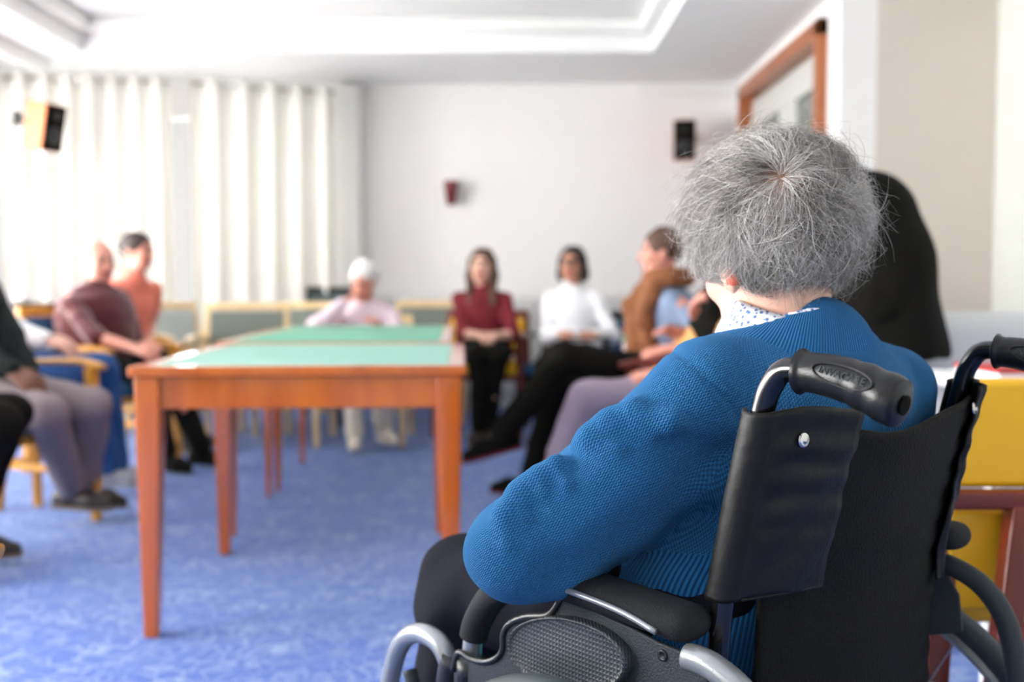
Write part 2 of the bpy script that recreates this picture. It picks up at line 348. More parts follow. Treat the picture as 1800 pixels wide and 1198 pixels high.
# ------------------------------------------------------------------ signed-distance sculpting
class Sculpt:
    def __init__(s): s.pr = []
    def cone(s, a, b, r1, r2=None, k=.02, op='add'):
        s.pr.append(('c', op, np.array(a, float), np.array(b, float), r1, r1 if r2 is None else r2, k)); return s
    def chain(s, pts, rs, k=.02):
        for i in range(len(pts)-1): s.cone(pts[i], pts[i+1], rs[i], rs[i+1], k)
        return s
    def ell(s, c, rad, ax=None, k=.02, op='add'):
        ax = np.eye(3) if ax is None else np.array([unit(a) for a in ax])
        s.pr.append(('e', op, np.array(c, float), ax, np.array(rad, float), 0, k)); return s
    def plane(s, o, n, k=.003): s.pr.append(('p', 'cut', np.array(o, float), unit(n), 0, 0, k)); return s
    def bounds(s):
        lo = np.full(3, 1e9); hi = -lo
        for t, op, a, b, r1, r2, k in s.pr:
            if op != 'add': continue
            if t == 'c': q = np.array([a, b]); R = max(r1, r2); lo = np.minimum(lo, q.min(0)-R); hi = np.maximum(hi, q.max(0)+R)
            else: R = r1.max(); lo = np.minimum(lo, a-R); hi = np.maximum(hi, a+R)
        return lo, hi
    def mesh(s, vox, disp=None):
        lo, hi = s.bounds(); pad = .02+2*vox; lo = lo-pad; hi = hi+pad
        n = np.ceil((hi-lo)/vox).astype(int)+1
        D = np.full(n, 1.0, np.float32); ax = [lo[i]+np.arange(n[i])*vox for i in range(3)]
        for t, op, a, b, r1, r2, k in s.pr:
            if t == 'p': i0 = np.zeros(3, int); i1 = n
            else:
                if t == 'c': R = max(r1, r2); l = np.minimum(a, b)-R; h = np.maximum(a, b)+R
                else: R = r1.max(); l = a-R; h = a+R
                m_ = k*1.5+3*vox; i0 = np.clip(np.floor((l-m_-lo)/vox).astype(int), 0, n); i1 = np.clip(np.ceil((h+m_-lo)/vox).astype(int)+1, 0, n)
            if (i1 <= i0).any(): continue
            X = ax[0][i0[0]:i1[0], None, None]; Y = ax[1][None, i0[1]:i1[1], None]; Z = ax[2][None, None, i0[2]:i1[2]]
            sub = D[i0[0]:i1[0], i0[1]:i1[1], i0[2]:i1[2]]
            if t == 'c':
                ab = b-a; L2 = max(float(ab@ab), 1e-9)
                px, py, pz = X-a[0], Y-a[1], Z-a[2]
                tt = np.clip((px*ab[0]+py*ab[1]+pz*ab[2])/L2, 0, 1)
                d = np.sqrt((px-tt*ab[0])**2+(py-tt*ab[1])**2+(pz-tt*ab[2])**2)-(r1+(r2-r1)*tt)
            elif t == 'e':
                px, py, pz = X-a[0], Y-a[1], Z-a[2]
                q = [px*b[i][0]+py*b[i][1]+pz*b[i][2] for i in range(3)]
                k0 = np.sqrt(sum((q[i]/r1[i])**2 for i in range(3))); k1 = np.sqrt(sum((q[i]/r1[i]**2)**2 for i in range(3)))
                d = k0*(k0-1)/np.maximum(k1, 1e-6)
            else:
                d = (X-a[0])*b[0]+(Y-a[1])*b[1]+(Z-a[2])*b[2]
            if op == 'add':
                h = np.clip(.5+.5*(d-sub)/k, 0, 1); sub[...] = d*(1-h)+sub*h-k*h*(1-h)
            else:
                dd = -d if op == 'sub' else d
                h = np.clip(.5-.5*(sub-dd)/k, 0, 1)
                sub[...] = sub*(1-h)+dd*h+k*h*(1-h)
        if disp is not None:
            I = np.argwhere(np.abs(D) < .04); pp = lo+I*vox
            D[I[:, 0], I[:, 1], I[:, 2]] += disp(pp)
        return surface_nets(D, lo, vox)
def surface_nets(D, lo, vox):
    Sg = D < 0; n = D.shape
    c = np.zeros([x-1 for x in n], np.uint8)
    offs = [(i, j, k) for i in (0, 1) for j in (0, 1) for k in (0, 1)]
    for i, j, k in offs: c += Sg[i:n[0]-1+i, j:n[1]-1+j, k:n[2]-1+k]
    act = (c > 0) & (c < 8); I = np.argwhere(act)
    idx = np.full(act.shape, -1, np.int64); idx[act] = np.arange(len(I))
    acc = np.zeros((len(I), 3)); cnt = np.zeros(len(I))
    val = {o: D[I[:, 0]+o[0], I[:, 1]+o[1], I[:, 2]+o[2]] for o in offs}
    for o in offs:
        for axs in range(3):
            if o[axs]: continue
            o2 = list(o); o2[axs] = 1; o2 = tuple(o2)
            a, b = val[o], val[o2]; cr = (a < 0) != (b < 0)
            t = np.where(cr, a/np.where(a-b == 0, 1, a-b), 0)
            p = np.array(o, float)[None].repeat(len(I), 0); p[:, axs] = t
            acc[cr] += p[cr]; cnt[cr] += 1
    V = lo+(I+acc/np.maximum(cnt, 1)[:, None])*vox
    Q = []
    for axs in range(3):
        sl0 = [slice(None)]*3; sl1 = [slice(None)]*3; sl0[axs] = slice(0, n[axs]-1); sl1[axs] = slice(1, n[axs])
        cr = Sg[tuple(sl0)] != Sg[tuple(sl1)]; E = np.argwhere(cr)
        b_, c_ = (axs+1) % 3, (axs+2) % 3
        E = E[(E[:, b_] > 0) & (E[:, c_] > 0) & (E[:, b_] < n[b_]-1) & (E[:, c_] < n[c_]-1)]
        def g(db, dc):
            F = E.copy(); F[:, b_] -= db; F[:, c_] -= dc; return idx[F[:, 0], F[:, 1], F[:, 2]]
        q = np.stack([g(1, 1), g(0, 1), g(0, 0), g(1, 0)], 1)
        inside = Sg[E[:, 0], E[:, 1], E[:, 2]]
        q[~inside] = q[~inside][:, ::-1]; Q.append(q)
    return V, np.concatenate(Q)
def relax(V, Q, it=2):
    for _ in range(it):
        acc = np.zeros_like(V); c = np.zeros(len(V))
        for i in range(4):
            for j in ((i+1) % 4, (i+3) % 4):
                np.add.at(acc, Q[:, i], V[Q[:, j]]); np.add.at(c, Q[:, i], 1)
        V = V*.5+acc/np.maximum(c, 1)[:, None]*.5
    return V
def qmesh(name, parts, material, parent=None, label=None, uvf=None, mats=None, matf=None, it=1):
    Vs = []; Qs = []; n = 0
    for V, Q in parts:
        V = relax(V, Q, it); Vs.append(V); Qs.append(Q+n); n += len(V)
    V = np.concatenate(Vs); Q = np.concatenate(Qs)
    me = bpy.data.meshes.new(name); me.vertices.add(len(V)); me.vertices.foreach_set('co', V.astype(np.float32).ravel())
    me.loops.add(len(Q)*4); me.loops.foreach_set('vertex_index', Q.astype(np.int32).ravel())
    me.polygons.add(len(Q)); me.polygons.foreach_set('loop_start', np.arange(0, len(Q)*4, 4, dtype=np.int32))
    o = link(name, me, material, parent, label)
    if mats:
        for m_ in mats: me.materials.append(m_)
        cen = V[Q].mean(1); me.polygons.foreach_set('material_index', matf(cen).astype(np.int32))
    me.update(calc_edges=True)
    if uvf:
        uv = uvf(V, Q); l = me.uv_layers.new(name='UVMap'); l.data.foreach_set('uv', uv.astype(np.float32).ravel())
    me.shade_smooth(); me.validate()
    return o
def wobble(a, s1, seed=0):
    rs = np.random.RandomState(seed); K = rs.normal(size=(5, 3))*s1; ph = rs.uniform(0, 6.28, 5)
    return lambda p: a*np.sin(p@K.T+ph).sum(1)/2.2
UP = V3(0, 0, 1)
def ik(a, t, l1, l2, pole):
    a = np.array(a, float); t = np.array(t, float); d = t-a; L = np.linalg.norm(d); L2 = min(L, (l1+l2)*.995); dn = d/L; t = a+dn*L2
    x = (l1*l1-l2*l2+L2*L2)/(2*L2); h = math.sqrt(max(l1*l1-x*x, 0)); p = np.array(pole, float); p = p-dn*np.dot(p, dn); p = unit(p)
    return a+dn*x+p*h, t
def hand(sc, wr, d, nrm, s=1.0, side=1, curl=.5):
    """palm + four bent fingers + thumb.  d: direction wrist to knuckles, nrm: back of the hand, side: +1 thumb towards +cross(d,nrm)"""
    d = unit(d); nrm = unit(np.asarray(nrm, float)-d*np.dot(nrm, d)); q = np.cross(d, nrm)*side
    k0 = wr+d*.082*s
    for i, o in enumerate((-.028, -.009, .010, .028)):
        sc.cone(wr+q*o*.6*s+d*.01*s, k0+q*o*s, .014*s, .0115*s, k=.010)
    for i, (o, ln) in enumerate(((.030, .066), (.010, .076), (-.010, .070), (-.029, .054))):
        p = k0+q*o*s; ang = .25; dirn = d
        for j, fr in enumerate((.45, .31, .24)):
            ang += curl*(.55 if j else .35)
            dirn = unit(d*math.cos(ang)-nrm*math.sin(ang)+q*o*2)
            p2 = p+dirn*ln*fr*s*1.1; sc.cone(p, p2, (.0095-.0008*j)*s, (.0088-.0008*j)*s, k=.003); p = p2
    p = wr+d*.022*s+q*.022*s; p2 = p+(q*.75+d*.65-nrm*.25)*.036*s; p3 = p2+(d*.9+q*.25-nrm*.35)*.030*s; p4 = p3+(d*1-nrm*.4)*.022*s
    sc.cone(p, p2, .015*s, .0115*s, k=.008); sc.cone(p2, p3, .011*s, .0098*s, k=.003); sc.cone(p3, p4, .0098*s, .008*s, k=.003)
def head(sc, c, hf, s=1.0, r=None):
    """face + skull; returns facial landmarks"""
    hf = unit(hf); r = unit(np.cross(hf, UP)) if r is None else r; u = np.cross(r, hf); A = (r, hf, u)
    g = lambda x, y, z: c+(r*x+hf*y+u*z)*s
    sc.ell(g(0, -.012, .030), (.076*s, .092*s, .082*s), A, k=.01)
    sc.ell(g(0, .022, -.018), (.062*s, .066*s, .075*s), A, k=.03)
    sc.cone(g(-.028, .045, -.072), g(.028, .045, -.072), .026*s, .026*s, k=.03)
    sc.ell(g(0, .066, -.086), (.022*s, .020*s, .018*s), A, k=.02)
    sc.cone(g(0, .088, .012), g(0, .106, -.022), .008*s, .0125*s, k=.012)
    sc.ell(g(-.011, .097, -.027), (.009*s,)*3, A, k=.006); sc.ell(g(.011, .097, -.027), (.009*s,)*3, A, k=.006)
    for q in (-1, 1):
        sc.ell(g(.031*q, .094, .010), (.017*s, .014*s, .011*s), A, k=.012, op='sub')
        sc.ell(g(.031*q, .074, .009), (.013*s,)*3, A, k=.003)
        sc.cone(g(.014*q, .086, .026), g(.048*q, .074, .028), .007*s, .005*s, k=.012)
        sc.ell(g(.040*q, .064, -.022), (.022*s, .020*s, .018*s), A, k=.02)
        sc.ell(g(.079*q, -.004, -.004), (.009*s, .018*s, .031*s), A, k=.006)
    sc.cone(g(-.018, .087, -.052), g(.018, .087, -.052), .0065*s, .0065*s, k=.006)
    sc.cone(g(-.014, .085, -.062), g(.014, .085, -.062), .007*s, .007*s, k=.006)
    return g
def shoe(nm, ank, toe, m1, m2, parent, s=1.0, floor=True):
    d = unit(toe-ank); dh = d if not floor else unit(V3(d[0], d[1], 0)); sole = ank-UP*.075*s if floor else ank-np.cross(unit(np.cross(d, UP)), d)*.0+unit(np.cross(np.cross(d, UP), d))*-.07*s
    upv = UP if floor else unit(np.cross(np.cross(dh, UP), dh))
    a = Sculpt(); base = sole
    a.cone(base-dh*.05*s+upv*.040*s, base+dh*.10*s+upv*.036*s, .038*s, .036*s, k=.03)
    a.cone(base+dh*.10*s+upv*.034*s, base+dh*.165*s+upv*.026*s, .040*s, .028*s, k=.03)
    a.cone(base+upv*.05*s, ank+upv*.02, .040*s, .038*s, k=.03); a.plane(base+upv*.004, -upv)
    o = qmesh('shoe', [a.mesh(.007)], m1, parent)
    b = Sculpt(); b.cone(base-dh*.05*s+upv*.012*s, base+dh*.10*s+upv*.012*s, .040*s, .042*s, k=.02); b.cone(base+dh*.10*s+upv*.012*s, base+dh*.17*s+upv*.012*s, .042*s, .03*s, k=.02)
    b.plane(base+upv*.001, -upv); b.plane(base+upv*.016*s, upv)
    qmesh('sole', [b.mesh(.006)], m2, o)
    return o
def person(label, pel, f, s=.95, lean=.05, side=0, slump=0, skin='skin', top='white_cloth', bottom='black_cloth', shoes=('shoe_dark', 'shoe_sole'),
           hair=('hair_dark', 'short'), hf=None, wr=None, kn=None, an=None, toe=None, arm='long', bulk=1.0, headfwd=.03, seed=1,
           top_name='sweater', bottom_name='trousers', stand=False, glasses=False, bare_ankle=False, neckdrop=0, extra=None, ltoe=None):
    pel = np.array(pel, float); f = unit(V3(f[0], f[1], 0)); r = np.cross(f, UP)
    loc = lambda a, b, c: pel+f*a+r*b+UP*c
    root = thing('person', label, 'person', (pel[0], pel[1], 0))
    neck = loc(lean, side, (.50-slump)*s); chest = loc(lean*.45, side*.5, (.30-slump*.6)*s); belly = loc(lean*.1+.01, side*.2, .14*s)
    hc = neck+UP*(.135-neckdrop)*s+f*headfwd; hf = unit(hf if hf is not None else f)
    sh = {q: neck-UP*.098*s+r*q*.155*s*bulk**.6 for q in (-1, 1)}
    hp = {q: pel+r*q*.085*s for q in (-1, 1)}
    wr = wr or {}; kn = kn or {}; an = an or {}
    W = {}; E = {}; K = {}; A = {}
    for q in (-1, 1):
        w_ = wr.get(q, loc(.30, q*.10, .06)); E[q], W[q] = ik(sh[q], w_, .285*s, .25*s, r*q*.5-UP*.6-f*.5)
        a_ = an.get(q, loc(.47*s if not stand else 0, q*.09, -pel[2]+.085))
        if q in kn: K[q] = kn[q]; A[q] = a_
        else: K[q], A[q] = ik(hp[q], a_, .43*s, .42*s, f+UP*.8)
    b = Sculpt()
    b.cone(hp[-1], hp[1], .10*s*bulk, .10*s*bulk, k=.06); b.cone(pel, belly, .115*s*bulk, .12*s*bulk, k=.06)
    b.cone(belly, chest, .118*s*bulk, .12*s*bulk, k=.06)
    b.cone(chest-r*.06*s, chest+r*.06*s, .105*s*bulk, .105*s*bulk, k=.06)
    b.cone(sh[-1]*.8+neck*.2-UP*.03, neck-UP*.05, .045*s, .05*s, k=.04); b.cone(sh[1]*.8+neck*.2-UP*.03, neck-UP*.05, .045*s, .05*s, k=.04)
    b.cone(neck-UP*.03, hc-UP*.03*s, .052*s, .050*s, k=.025)
    for q in (-1, 1):
        b.chain([sh[q], E[q], W[q]], [.052*s, .038*s, .026*s], k=.02)
        b.chain([hp[q], K[q], A[q]], [.085*s, .055*s, .038*s], k=.03)
        t = unit(K[q]-A[q]); b.cone(A[q]+t*.25*s, A[q]+t*.33*s, .048*s, .05*s, k=.04)
    g = head(b, hc, hf, s)
    hd = Sculpt()
    for q in (-1, 1):
        d = unit(W[q]-E[q]); hand(hd, W[q]-d*.01, unit(d+f*.15), UP*.8+r*q*.4, s, side=(1 if q > 0 else -1)*-1, curl=.6)
    parts = [b.mesh(.008), hd.mesh(.0045)]
    eyes = [g(.031, .086, .009), g(-.031, .086, .009)]; brow = [g(.031, .085, .028), g(-.031, .085, .028)]; mouth = g(0, .092, -.057)
    def mf(c):
        z = np.zeros(len(c), int)
        for e_ in eyes: z[np.linalg.norm(c-e_, axis=1) < .013*s] = 1
        for e_ in brow:
            dd = (c-e_); z[(np.abs(dd@np.array(hf)) < .03) & (np.abs(dd@UP) < .005) & (np.linalg.norm(dd, axis=1) < .022)] = 1
        dd = c-mouth; z[(np.linalg.norm(dd, axis=1) < .026*s) & (np.abs(dd@UP) < .012)] = 2
        return z
    qmesh('body', parts, M[skin], root, mats=[M['eye'], M['lips']], matf=mf)
    # top
    t = Sculpt(); wb = wobble(.004, 26, seed)
    t.cone(hp[-1]+UP*.02, hp[1]+UP*.02, .118*s*bulk, .118*s*bulk, k=.07); t.cone(pel+UP*.02, belly, .13*s*bulk, .134*s*bulk, k=.06)
    t.cone(belly, chest, .134*s*bulk, .132*s*bulk, k=.06); t.cone(chest-r*.06*s, chest+r*.06*s, .118*s*bulk, .118*s*bulk, k=.06)
    t.cone(sh[-1]*.8+neck*.2-UP*.03, neck-UP*.05, .056*s, .062*s, k=.04); t.cone(sh[1]*.8+neck*.2-UP*.03, neck-UP*.05, .056*s, .062*s, k=.04)
    if not stand: t.cone(neck-UP*.03, neck+UP*.018, .066*s, .060*s, k=.03)
    for q in (-1, 1):
        if arm == 'long': t.chain([sh[q], E[q], W[q]-unit(W[q]-E[q])*.02], [.057*s, .052*s, .038*s], k=.025)
        elif arm == 'elbow': e2 = E[q]+(W[q]-E[q])*.12; t.chain([sh[q], E[q], e2], [.057*s, .052*s, .05*s], k=.02)
        else: t.cone(sh[q], sh[q]+(E[q]-sh[q])*.55, .058*s, .056*s, k=.02)
    t.cone(neck+UP*.03+f*.01, neck+UP*.10+f*.02, .054*s, .058*s, k=.004, op='sub')
    qmesh(top_name, [t.mesh(.009, wb)], M[top], root)
    # trousers
    t = Sculpt()
    t.cone(hp[-1], hp[1], .113*s*bulk, .113*s*bulk, k=.05); t.plane(pel+UP*.10*s, UP, .01)
    for q in (-1, 1):
        end = A[q]+unit(K[q]-A[q])*(.11 if bare_ankle else .02)
        t.chain([hp[q], K[q], end], [.10*s, .070*s, .056*s], k=.035)
    qmesh(bottom_name, [t.mesh(.009, wobble(.004, 24, seed+9))], M[bottom], root)
    for q in (-1, 1):
        tt = toe[q] if toe and q in toe else A[q]+f*.15+r*q*.03
        if ltoe and q in ltoe: shoe('shoe', A[q], A[q]+np.array(ltoe[q]), M[shoes[0]], M[shoes[1]], root, s, floor=False)
        else: shoe('shoe', A[q], tt, M[shoes[0]], M[shoes[1]], root, s)
    # hair
    hm, style = hair; h = Sculpt(); hr = unit(np.cross(hf, UP)); hu = np.cross(hr, hf); AX = (hr, hf, hu)
    if style == 'bald':
        h.ell(g(0, -.030, .005), (.083*s, .078*s, .065*s), AX, k=.02); h.plane(g(0, .0, .045), hu, .01); h.plane(g(0, .015, 0), hf, .01)
    else:
        h.ell(g(0, -.018, .038), (.088*s, .100*s, .088*s), AX, k=.02)
        h.ell(g(0, .085, -.035), (.066*s, .075*s, .095*s), AX, k=.02, op='sub')
        if style == 'short': h.plane(g(0, 0, -.045), -hu, .02)
        if style in ('bob', 'long'):
            ln = -.10 if style == 'bob' else -.26
            for q in (-1, 1):
                h.chain([g(.070*q, -.005, .02), g(.082*q, -.01, -.07), g(.078*q, .060 if style == 'long' else -.01, ln)], [.03*s, .03*s, .022*s], k=.03)
            h.chain([g(0, -.06, 0), g(0, -.085, -.09), g(0, -.075, ln*.9)], [.06*s, .05*s, .03*s], k=.04)
        if style == 'bun': h.ell(g(0, -.115, .03), (.035*s,)*3, AX, k=.02)
        if style == 'curly':
            for i in range(26):
                v = unit(np.random.RandomState(i+seed).normal(size=3)); v[2] = abs(v[2])*1.0
                if np.dot(v, hf) > .55 and v[2] < .5: continue
                h.ell(hc+UP*.035+v*np.array([.085, .085, .08])*s, (.026*s,)*3, AX, k=.015)
    qmesh('hair', [h.mesh(.007, wobble(.003, 60, seed+3))], M[hm], root)
    if glasses:
        mb = MB()
        for q in (-1, 1):
            c = g(.032*q, .103, .008)
            mb.tube([c+hr*.021*math.cos(a)+hu*.016*math.sin(a) for a in np.linspace(0, 2*math.pi, 25)], .0022, 6, cap=False)
            mb.tube([g(.053*q, .100, .010), g(.082*q, .03, .012), g(.084*q, -.01, .004)], .002, 6)
        mb.tube([g(-.011, .104, .010), g(.011, .104, .010)], .002, 6)
        mb.build('glasses', M['black_metal'], root, smooth=True)
    if extra: extra(root, dict(g=g, neck=neck, sh=sh, E=E, W=W, K=K, A=A, f=f, r=r, s=s, hc=hc, pel=pel, chest=chest, belly=belly, hp=hp))
    return root
# ================================================================== THE ROOM
def sbox(name, x0, x1, y0, y1, z0, z1, m, parent=None, bevel=0, label=None):
    mb = MB(); mb.box(((x0+x1)/2, (y0+y1)/2, (z0+z1)/2), (x1-x0, y1-y0, z1-z0)); o = mb.build(name, m, parent, bevel, label=label)
    return o
YB = 8.1; XL = -3.95; XD = 1.8; YN = 5.53; XR = 2.66; ZC = 2.6; YF = -1.6
struct(sbox('floor', -4.3, 3.0, YF, 8.4, -.1, 0, M['carpet']))
# ceiling: soffit ring around a raised tray
mb = MB()
mb.box((-.6, (7.03+8.4)/2, ZC+.15), (7.4, 8.4-7.03, .3)); mb.box(((XL-.3-2.99)/2, 2.715, ZC+.15), (2.99+4.25-2.99+.0, 8.63, .3)) if False else mb.box((-3.62, (YF+7.03)/2, ZC+.15), (1.26, 7.03-YF, .3))
mb.box(((.98+3.0)/2, (YF+7.03)/2, ZC+.15), (2.02, 7.03-YF, .3)); mb.box((-1.0, (YF+7.03)/2, ZC+.26), (3.98, 7.03-YF, .08))
struct(mb.build('ceiling', M['ceiling']))
mb = MB()    # cove moulding running round the tray
mb.box((-1.0, 6.98, ZC+.17), (3.97, .1, .1)); mb.box((-2.94, 2.7, ZC+.17), (.1, 8.5, .1)); mb.box((.93, 2.7, ZC+.17), (.1, 8.5, .1))
struct(mb.build('trim_1', M['white_trim'], bevel=.02))
struct(sbox('trim_2', -3.45, -3.33, YF, 7.3, ZC-.10, ZC, M['white_trim'], bevel=.02))
# back wall with the window opening behind the curtains
mb = MB()
mb.box(((-1.42+1.9)/2, YB+.1, 1.3), (3.32, .2, 2.6)); mb.box((-2.75, YB+.1, .2), (2.66, .2, .4)); mb.box((-2.75, YB+.1, 2.5), (2.66, .2, .2))
struct(mb.build('wall_back', M['wall']))
struct(sbox('trim_3', -1.37, -1.21, YB-.10, YB, 0, 2.58, M['white_trim'], bevel=.01))
struct(sbox('trim_4', .98, 1.8, YB-.05, YB, ZC-.10, ZC, M['white_trim'], bevel=.01))
wn = struct(thing('window_1', '', '', (-2.75, YB+.1, .4))); del wn['label']; del wn['category']
mb = MB()
for x in (-4.02, -3.15, -2.3, -1.45): mb.box((x, YB+.1, 1.4), (.06, .07, 2.0))
for z in (.43, 2.37): mb.box((-2.75, YB+.1, z), (2.6, .07, .06))
mb.each('window_bar', M['white_trim'], wn); sbox('window_pane', -4.0, -1.47, YB+.095, YB+.105, .43, 2.37, M['glass'], wn)
# left wall, mostly windows
mb = MB()
piers = [(YF, -.9), (1.15, 1.4), (3.45, 3.7), (5.75, 6.0), (7.65, 8.1)]
for a, b_ in piers: mb.box((XL-.1, (a+b_)/2, 1.3), (.2, b_-a, 2.6))
for i in range(4):
    a = piers[i][1]; b_ = piers[i+1][0]
    mb.box((XL-.1, (a+b_)/2, .22), (.2, b_-a, .44)); mb.box((XL-.1, (a+b_)/2, 2.5), (.2, b_-a, .2))
struct(mb.build('wall_left', M['wall']))
for i in range(4):
    a = piers[i][1]; b_ = piers[i+1][0]
    wn = struct(thing('window_%d' % (i+2), '', '', (XL-.1, (a+b_)/2, .44))); del wn['label']; del wn['category']
    mb = MB()
    for y in (a+.03, (a+b_)/2, b_-.03): mb.box((XL-.1, y, 1.42), (.07, .06, 1.96))
    for z in (.47, 2.37): mb.box((XL-.1, (a+b_)/2, z), (.07, b_-a-.02, .06))
    mb.each('window_bar', M['white_trim'], wn); sbox('window_pane', XL-.105, XL-.095, a+.06, b_-.06, .5, 2.34, M['glass'], wn)
# door wall, return wall, right wall
mb = MB(); D0, D1, DZ = 5.75, 7.78, 2.50
mb.box((XD+.1, (YN+D0)/2, 1.3), (.2, D0-YN, 2.6)); mb.box((XD+.1, (D1+YB+.2)/2, 1.3), (.2, YB+.2-D1, 2.6)); mb.box((XD+.1, (D0+D1)/2, (DZ+2.6)/2), (.2, D1-D0, 2.6-DZ))
struct(mb.build('wall_door_side', M['wall']))
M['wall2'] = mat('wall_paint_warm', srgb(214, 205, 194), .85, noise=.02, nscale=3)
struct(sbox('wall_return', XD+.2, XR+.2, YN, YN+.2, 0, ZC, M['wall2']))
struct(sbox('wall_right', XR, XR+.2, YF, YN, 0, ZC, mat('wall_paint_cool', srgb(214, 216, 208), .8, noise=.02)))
struct(sbox('baseboard_back', -1.2, 1.8, YB-.02, YB, 0, .09, M['white_trim'])); struct(sbox('baseboard_right', XR-.02, XR, YF, YN, 0, .09, M['white_trim']))
dr = struct(thing('door_1', '', '', (XD, (D0+D1)/2, 0))); del dr['label']; del dr['category']
mb = MB()
mb.box((XD+.02, D0+.04, DZ/2), (.16, .08, DZ)); mb.box((XD+.02, D1-.04, DZ/2), (.16, .08, DZ)); mb.box((XD+.02, (D0+D1)/2, DZ-.05), (.16, D1-D0, .10))
mb.each('door_frame', M['door_wood'], dr, .005)
for a, b_ in ((D0+.08, 6.72), (6.72, D1-.08)):
    mb = MB()
    for y in (a+.1, b_-.1): mb.box((XD+.06, y, 1.19), (.05, .2 if True else 0, 2.38))
    for z, h_ in ((.25, .5), (1.15, .14), (2.28, .2)): mb.box((XD+.06, (a+b_)/2, z), (.048, b_-a-.01, h_))
    o = mb.build('door_leaf', M['panel'], dr, .004)
    sbox('door_pane', XD+.055, XD+.065, a+.18, b_-.18, .48, 2.2, M['pane_dark'], o)
    MBh = MB(); hy = 6.72-.06 if a < 6 else 6.72+.06
    MBh.tube([(XD+.035, hy, 1.05), (XD-.02, hy, 1.05), (XD-.03, hy+(-.05 if a < 6 else .05), 1.05), (XD-.03, hy+(-.12 if a < 6 else .12), 1.05)], .01, 10)
    MBh.build('door_handle', M['chrome'], o, smooth=True)
# ------------------------------------------------------------------ curtains
def curtain(label, pts, z0, z1, period, amp, m, group=None, seed=0, cat='curtain'):
    pts = [np.array(p, float) for p in pts]; rs = np.random.RandomState(seed)
    root = thing('curtain', label, cat, (*((pts[0]+pts[-1])/2), z0), group)
    seg = np.diff(pts, axis=0); Ls = np.linalg.norm(seg, axis=1); T = Ls.sum(); n = int(T/.012)+2
    vs = []; fs = []; nz = 14; ph = rs.uniform(0, 6)
    for i in range(n):
        t = T*i/(n-1); k = 0; tt = t
        while k < len(Ls)-1 and tt > Ls[k]: tt -= Ls[k]; k += 1
        d = seg[k]/Ls[k]; p = pts[k]+d*tt; nn = np.array([d[1], -d[0]])
        for j in range(nz):
            u = j/(nz-1); z = z1+(z0-z1)*u
            w_ = math.sin(2*math.pi*t/period+ph+.35*math.sin(3.1*t+seed)*u)
            w_ = math.copysign(abs(w_)**.7, w_); a = amp*(1+.25*math.sin(5*t+seed)*u)
            q = p+nn*a*w_+d*.01*math.sin(4*t+u*2)
            zz = z-(.012*(1-abs(w_)) if j == 0 else 0)
            vs.append((q[0], q[1], zz))
    for i in range(n-1):
        for j in range(nz-1): fs.append((i*nz+j, i*nz+j+1, (i+1)*nz+j+1, (i+1)*nz+j))
    mb = MB(); mb.add(vs, fs); o = mb.build('curtain_cloth', m, root, smooth=True)
    sd = o.modifiers.new('thick', 'SOLIDIFY'); sd.thickness = .002
    mb = MB(); mb.tube([(*pts[0], z1-.05)]+[(*p, z1-.05) for p in pts[1:]], .012, 10); mb.build('curtain_rail', M['chrome'], root, smooth=True)
    # metal eyelets where the rail passes through each fold
    mb = MB(); t = period/4
    while t < T:
        k = 0; tt = t
        while k < len(Ls)-1 and tt > Ls[k]: tt -= Ls[k]; k += 1
        d = seg[k]/Ls[k]; p = pts[k]+d*tt; nn = V3(d[0], d[1], 0)
        c = V3(p[0], p[1], z1-.05); e1 = V3(d[1], -d[0], 0)
        mb.tube([c+(e1*math.cos(a)+UP*math.sin(a))*.024 for a in np.linspace(0, 2*math.pi, 17)], .004, 6, cap=False)
        t += period/2
    mb.each('eyelet', M['chrome'], root, smooth=True)
    return root
curtain('cream eyelet curtain hanging in the left rear corner of the room', [(-3.55, 6.98), (-2.42, 7.15)], .08, 2.47, .155, .040, M['curtain'], seed=1)
curtain('wide cream eyelet curtain with deep folds beside the white pilaster', [(-2.30, 7.17), (-1.33, 7.55)], .08, 2.47, .20, .05, M['curtain'], seed=2)
curtain('white sheer curtain drawn along the bright left window wall', [(XL+.22, 8.0), (XL+.22, 5.6)], .06, 2.48, .14, .035, M['sheer'], seed=3)
curtain('white sheer curtain on the left window wall nearest to the viewer', [(XL+.22, 5.4), (XL+.22, 1.0)], .06, 2.48, .16, .035, M['sheer'], seed=4)
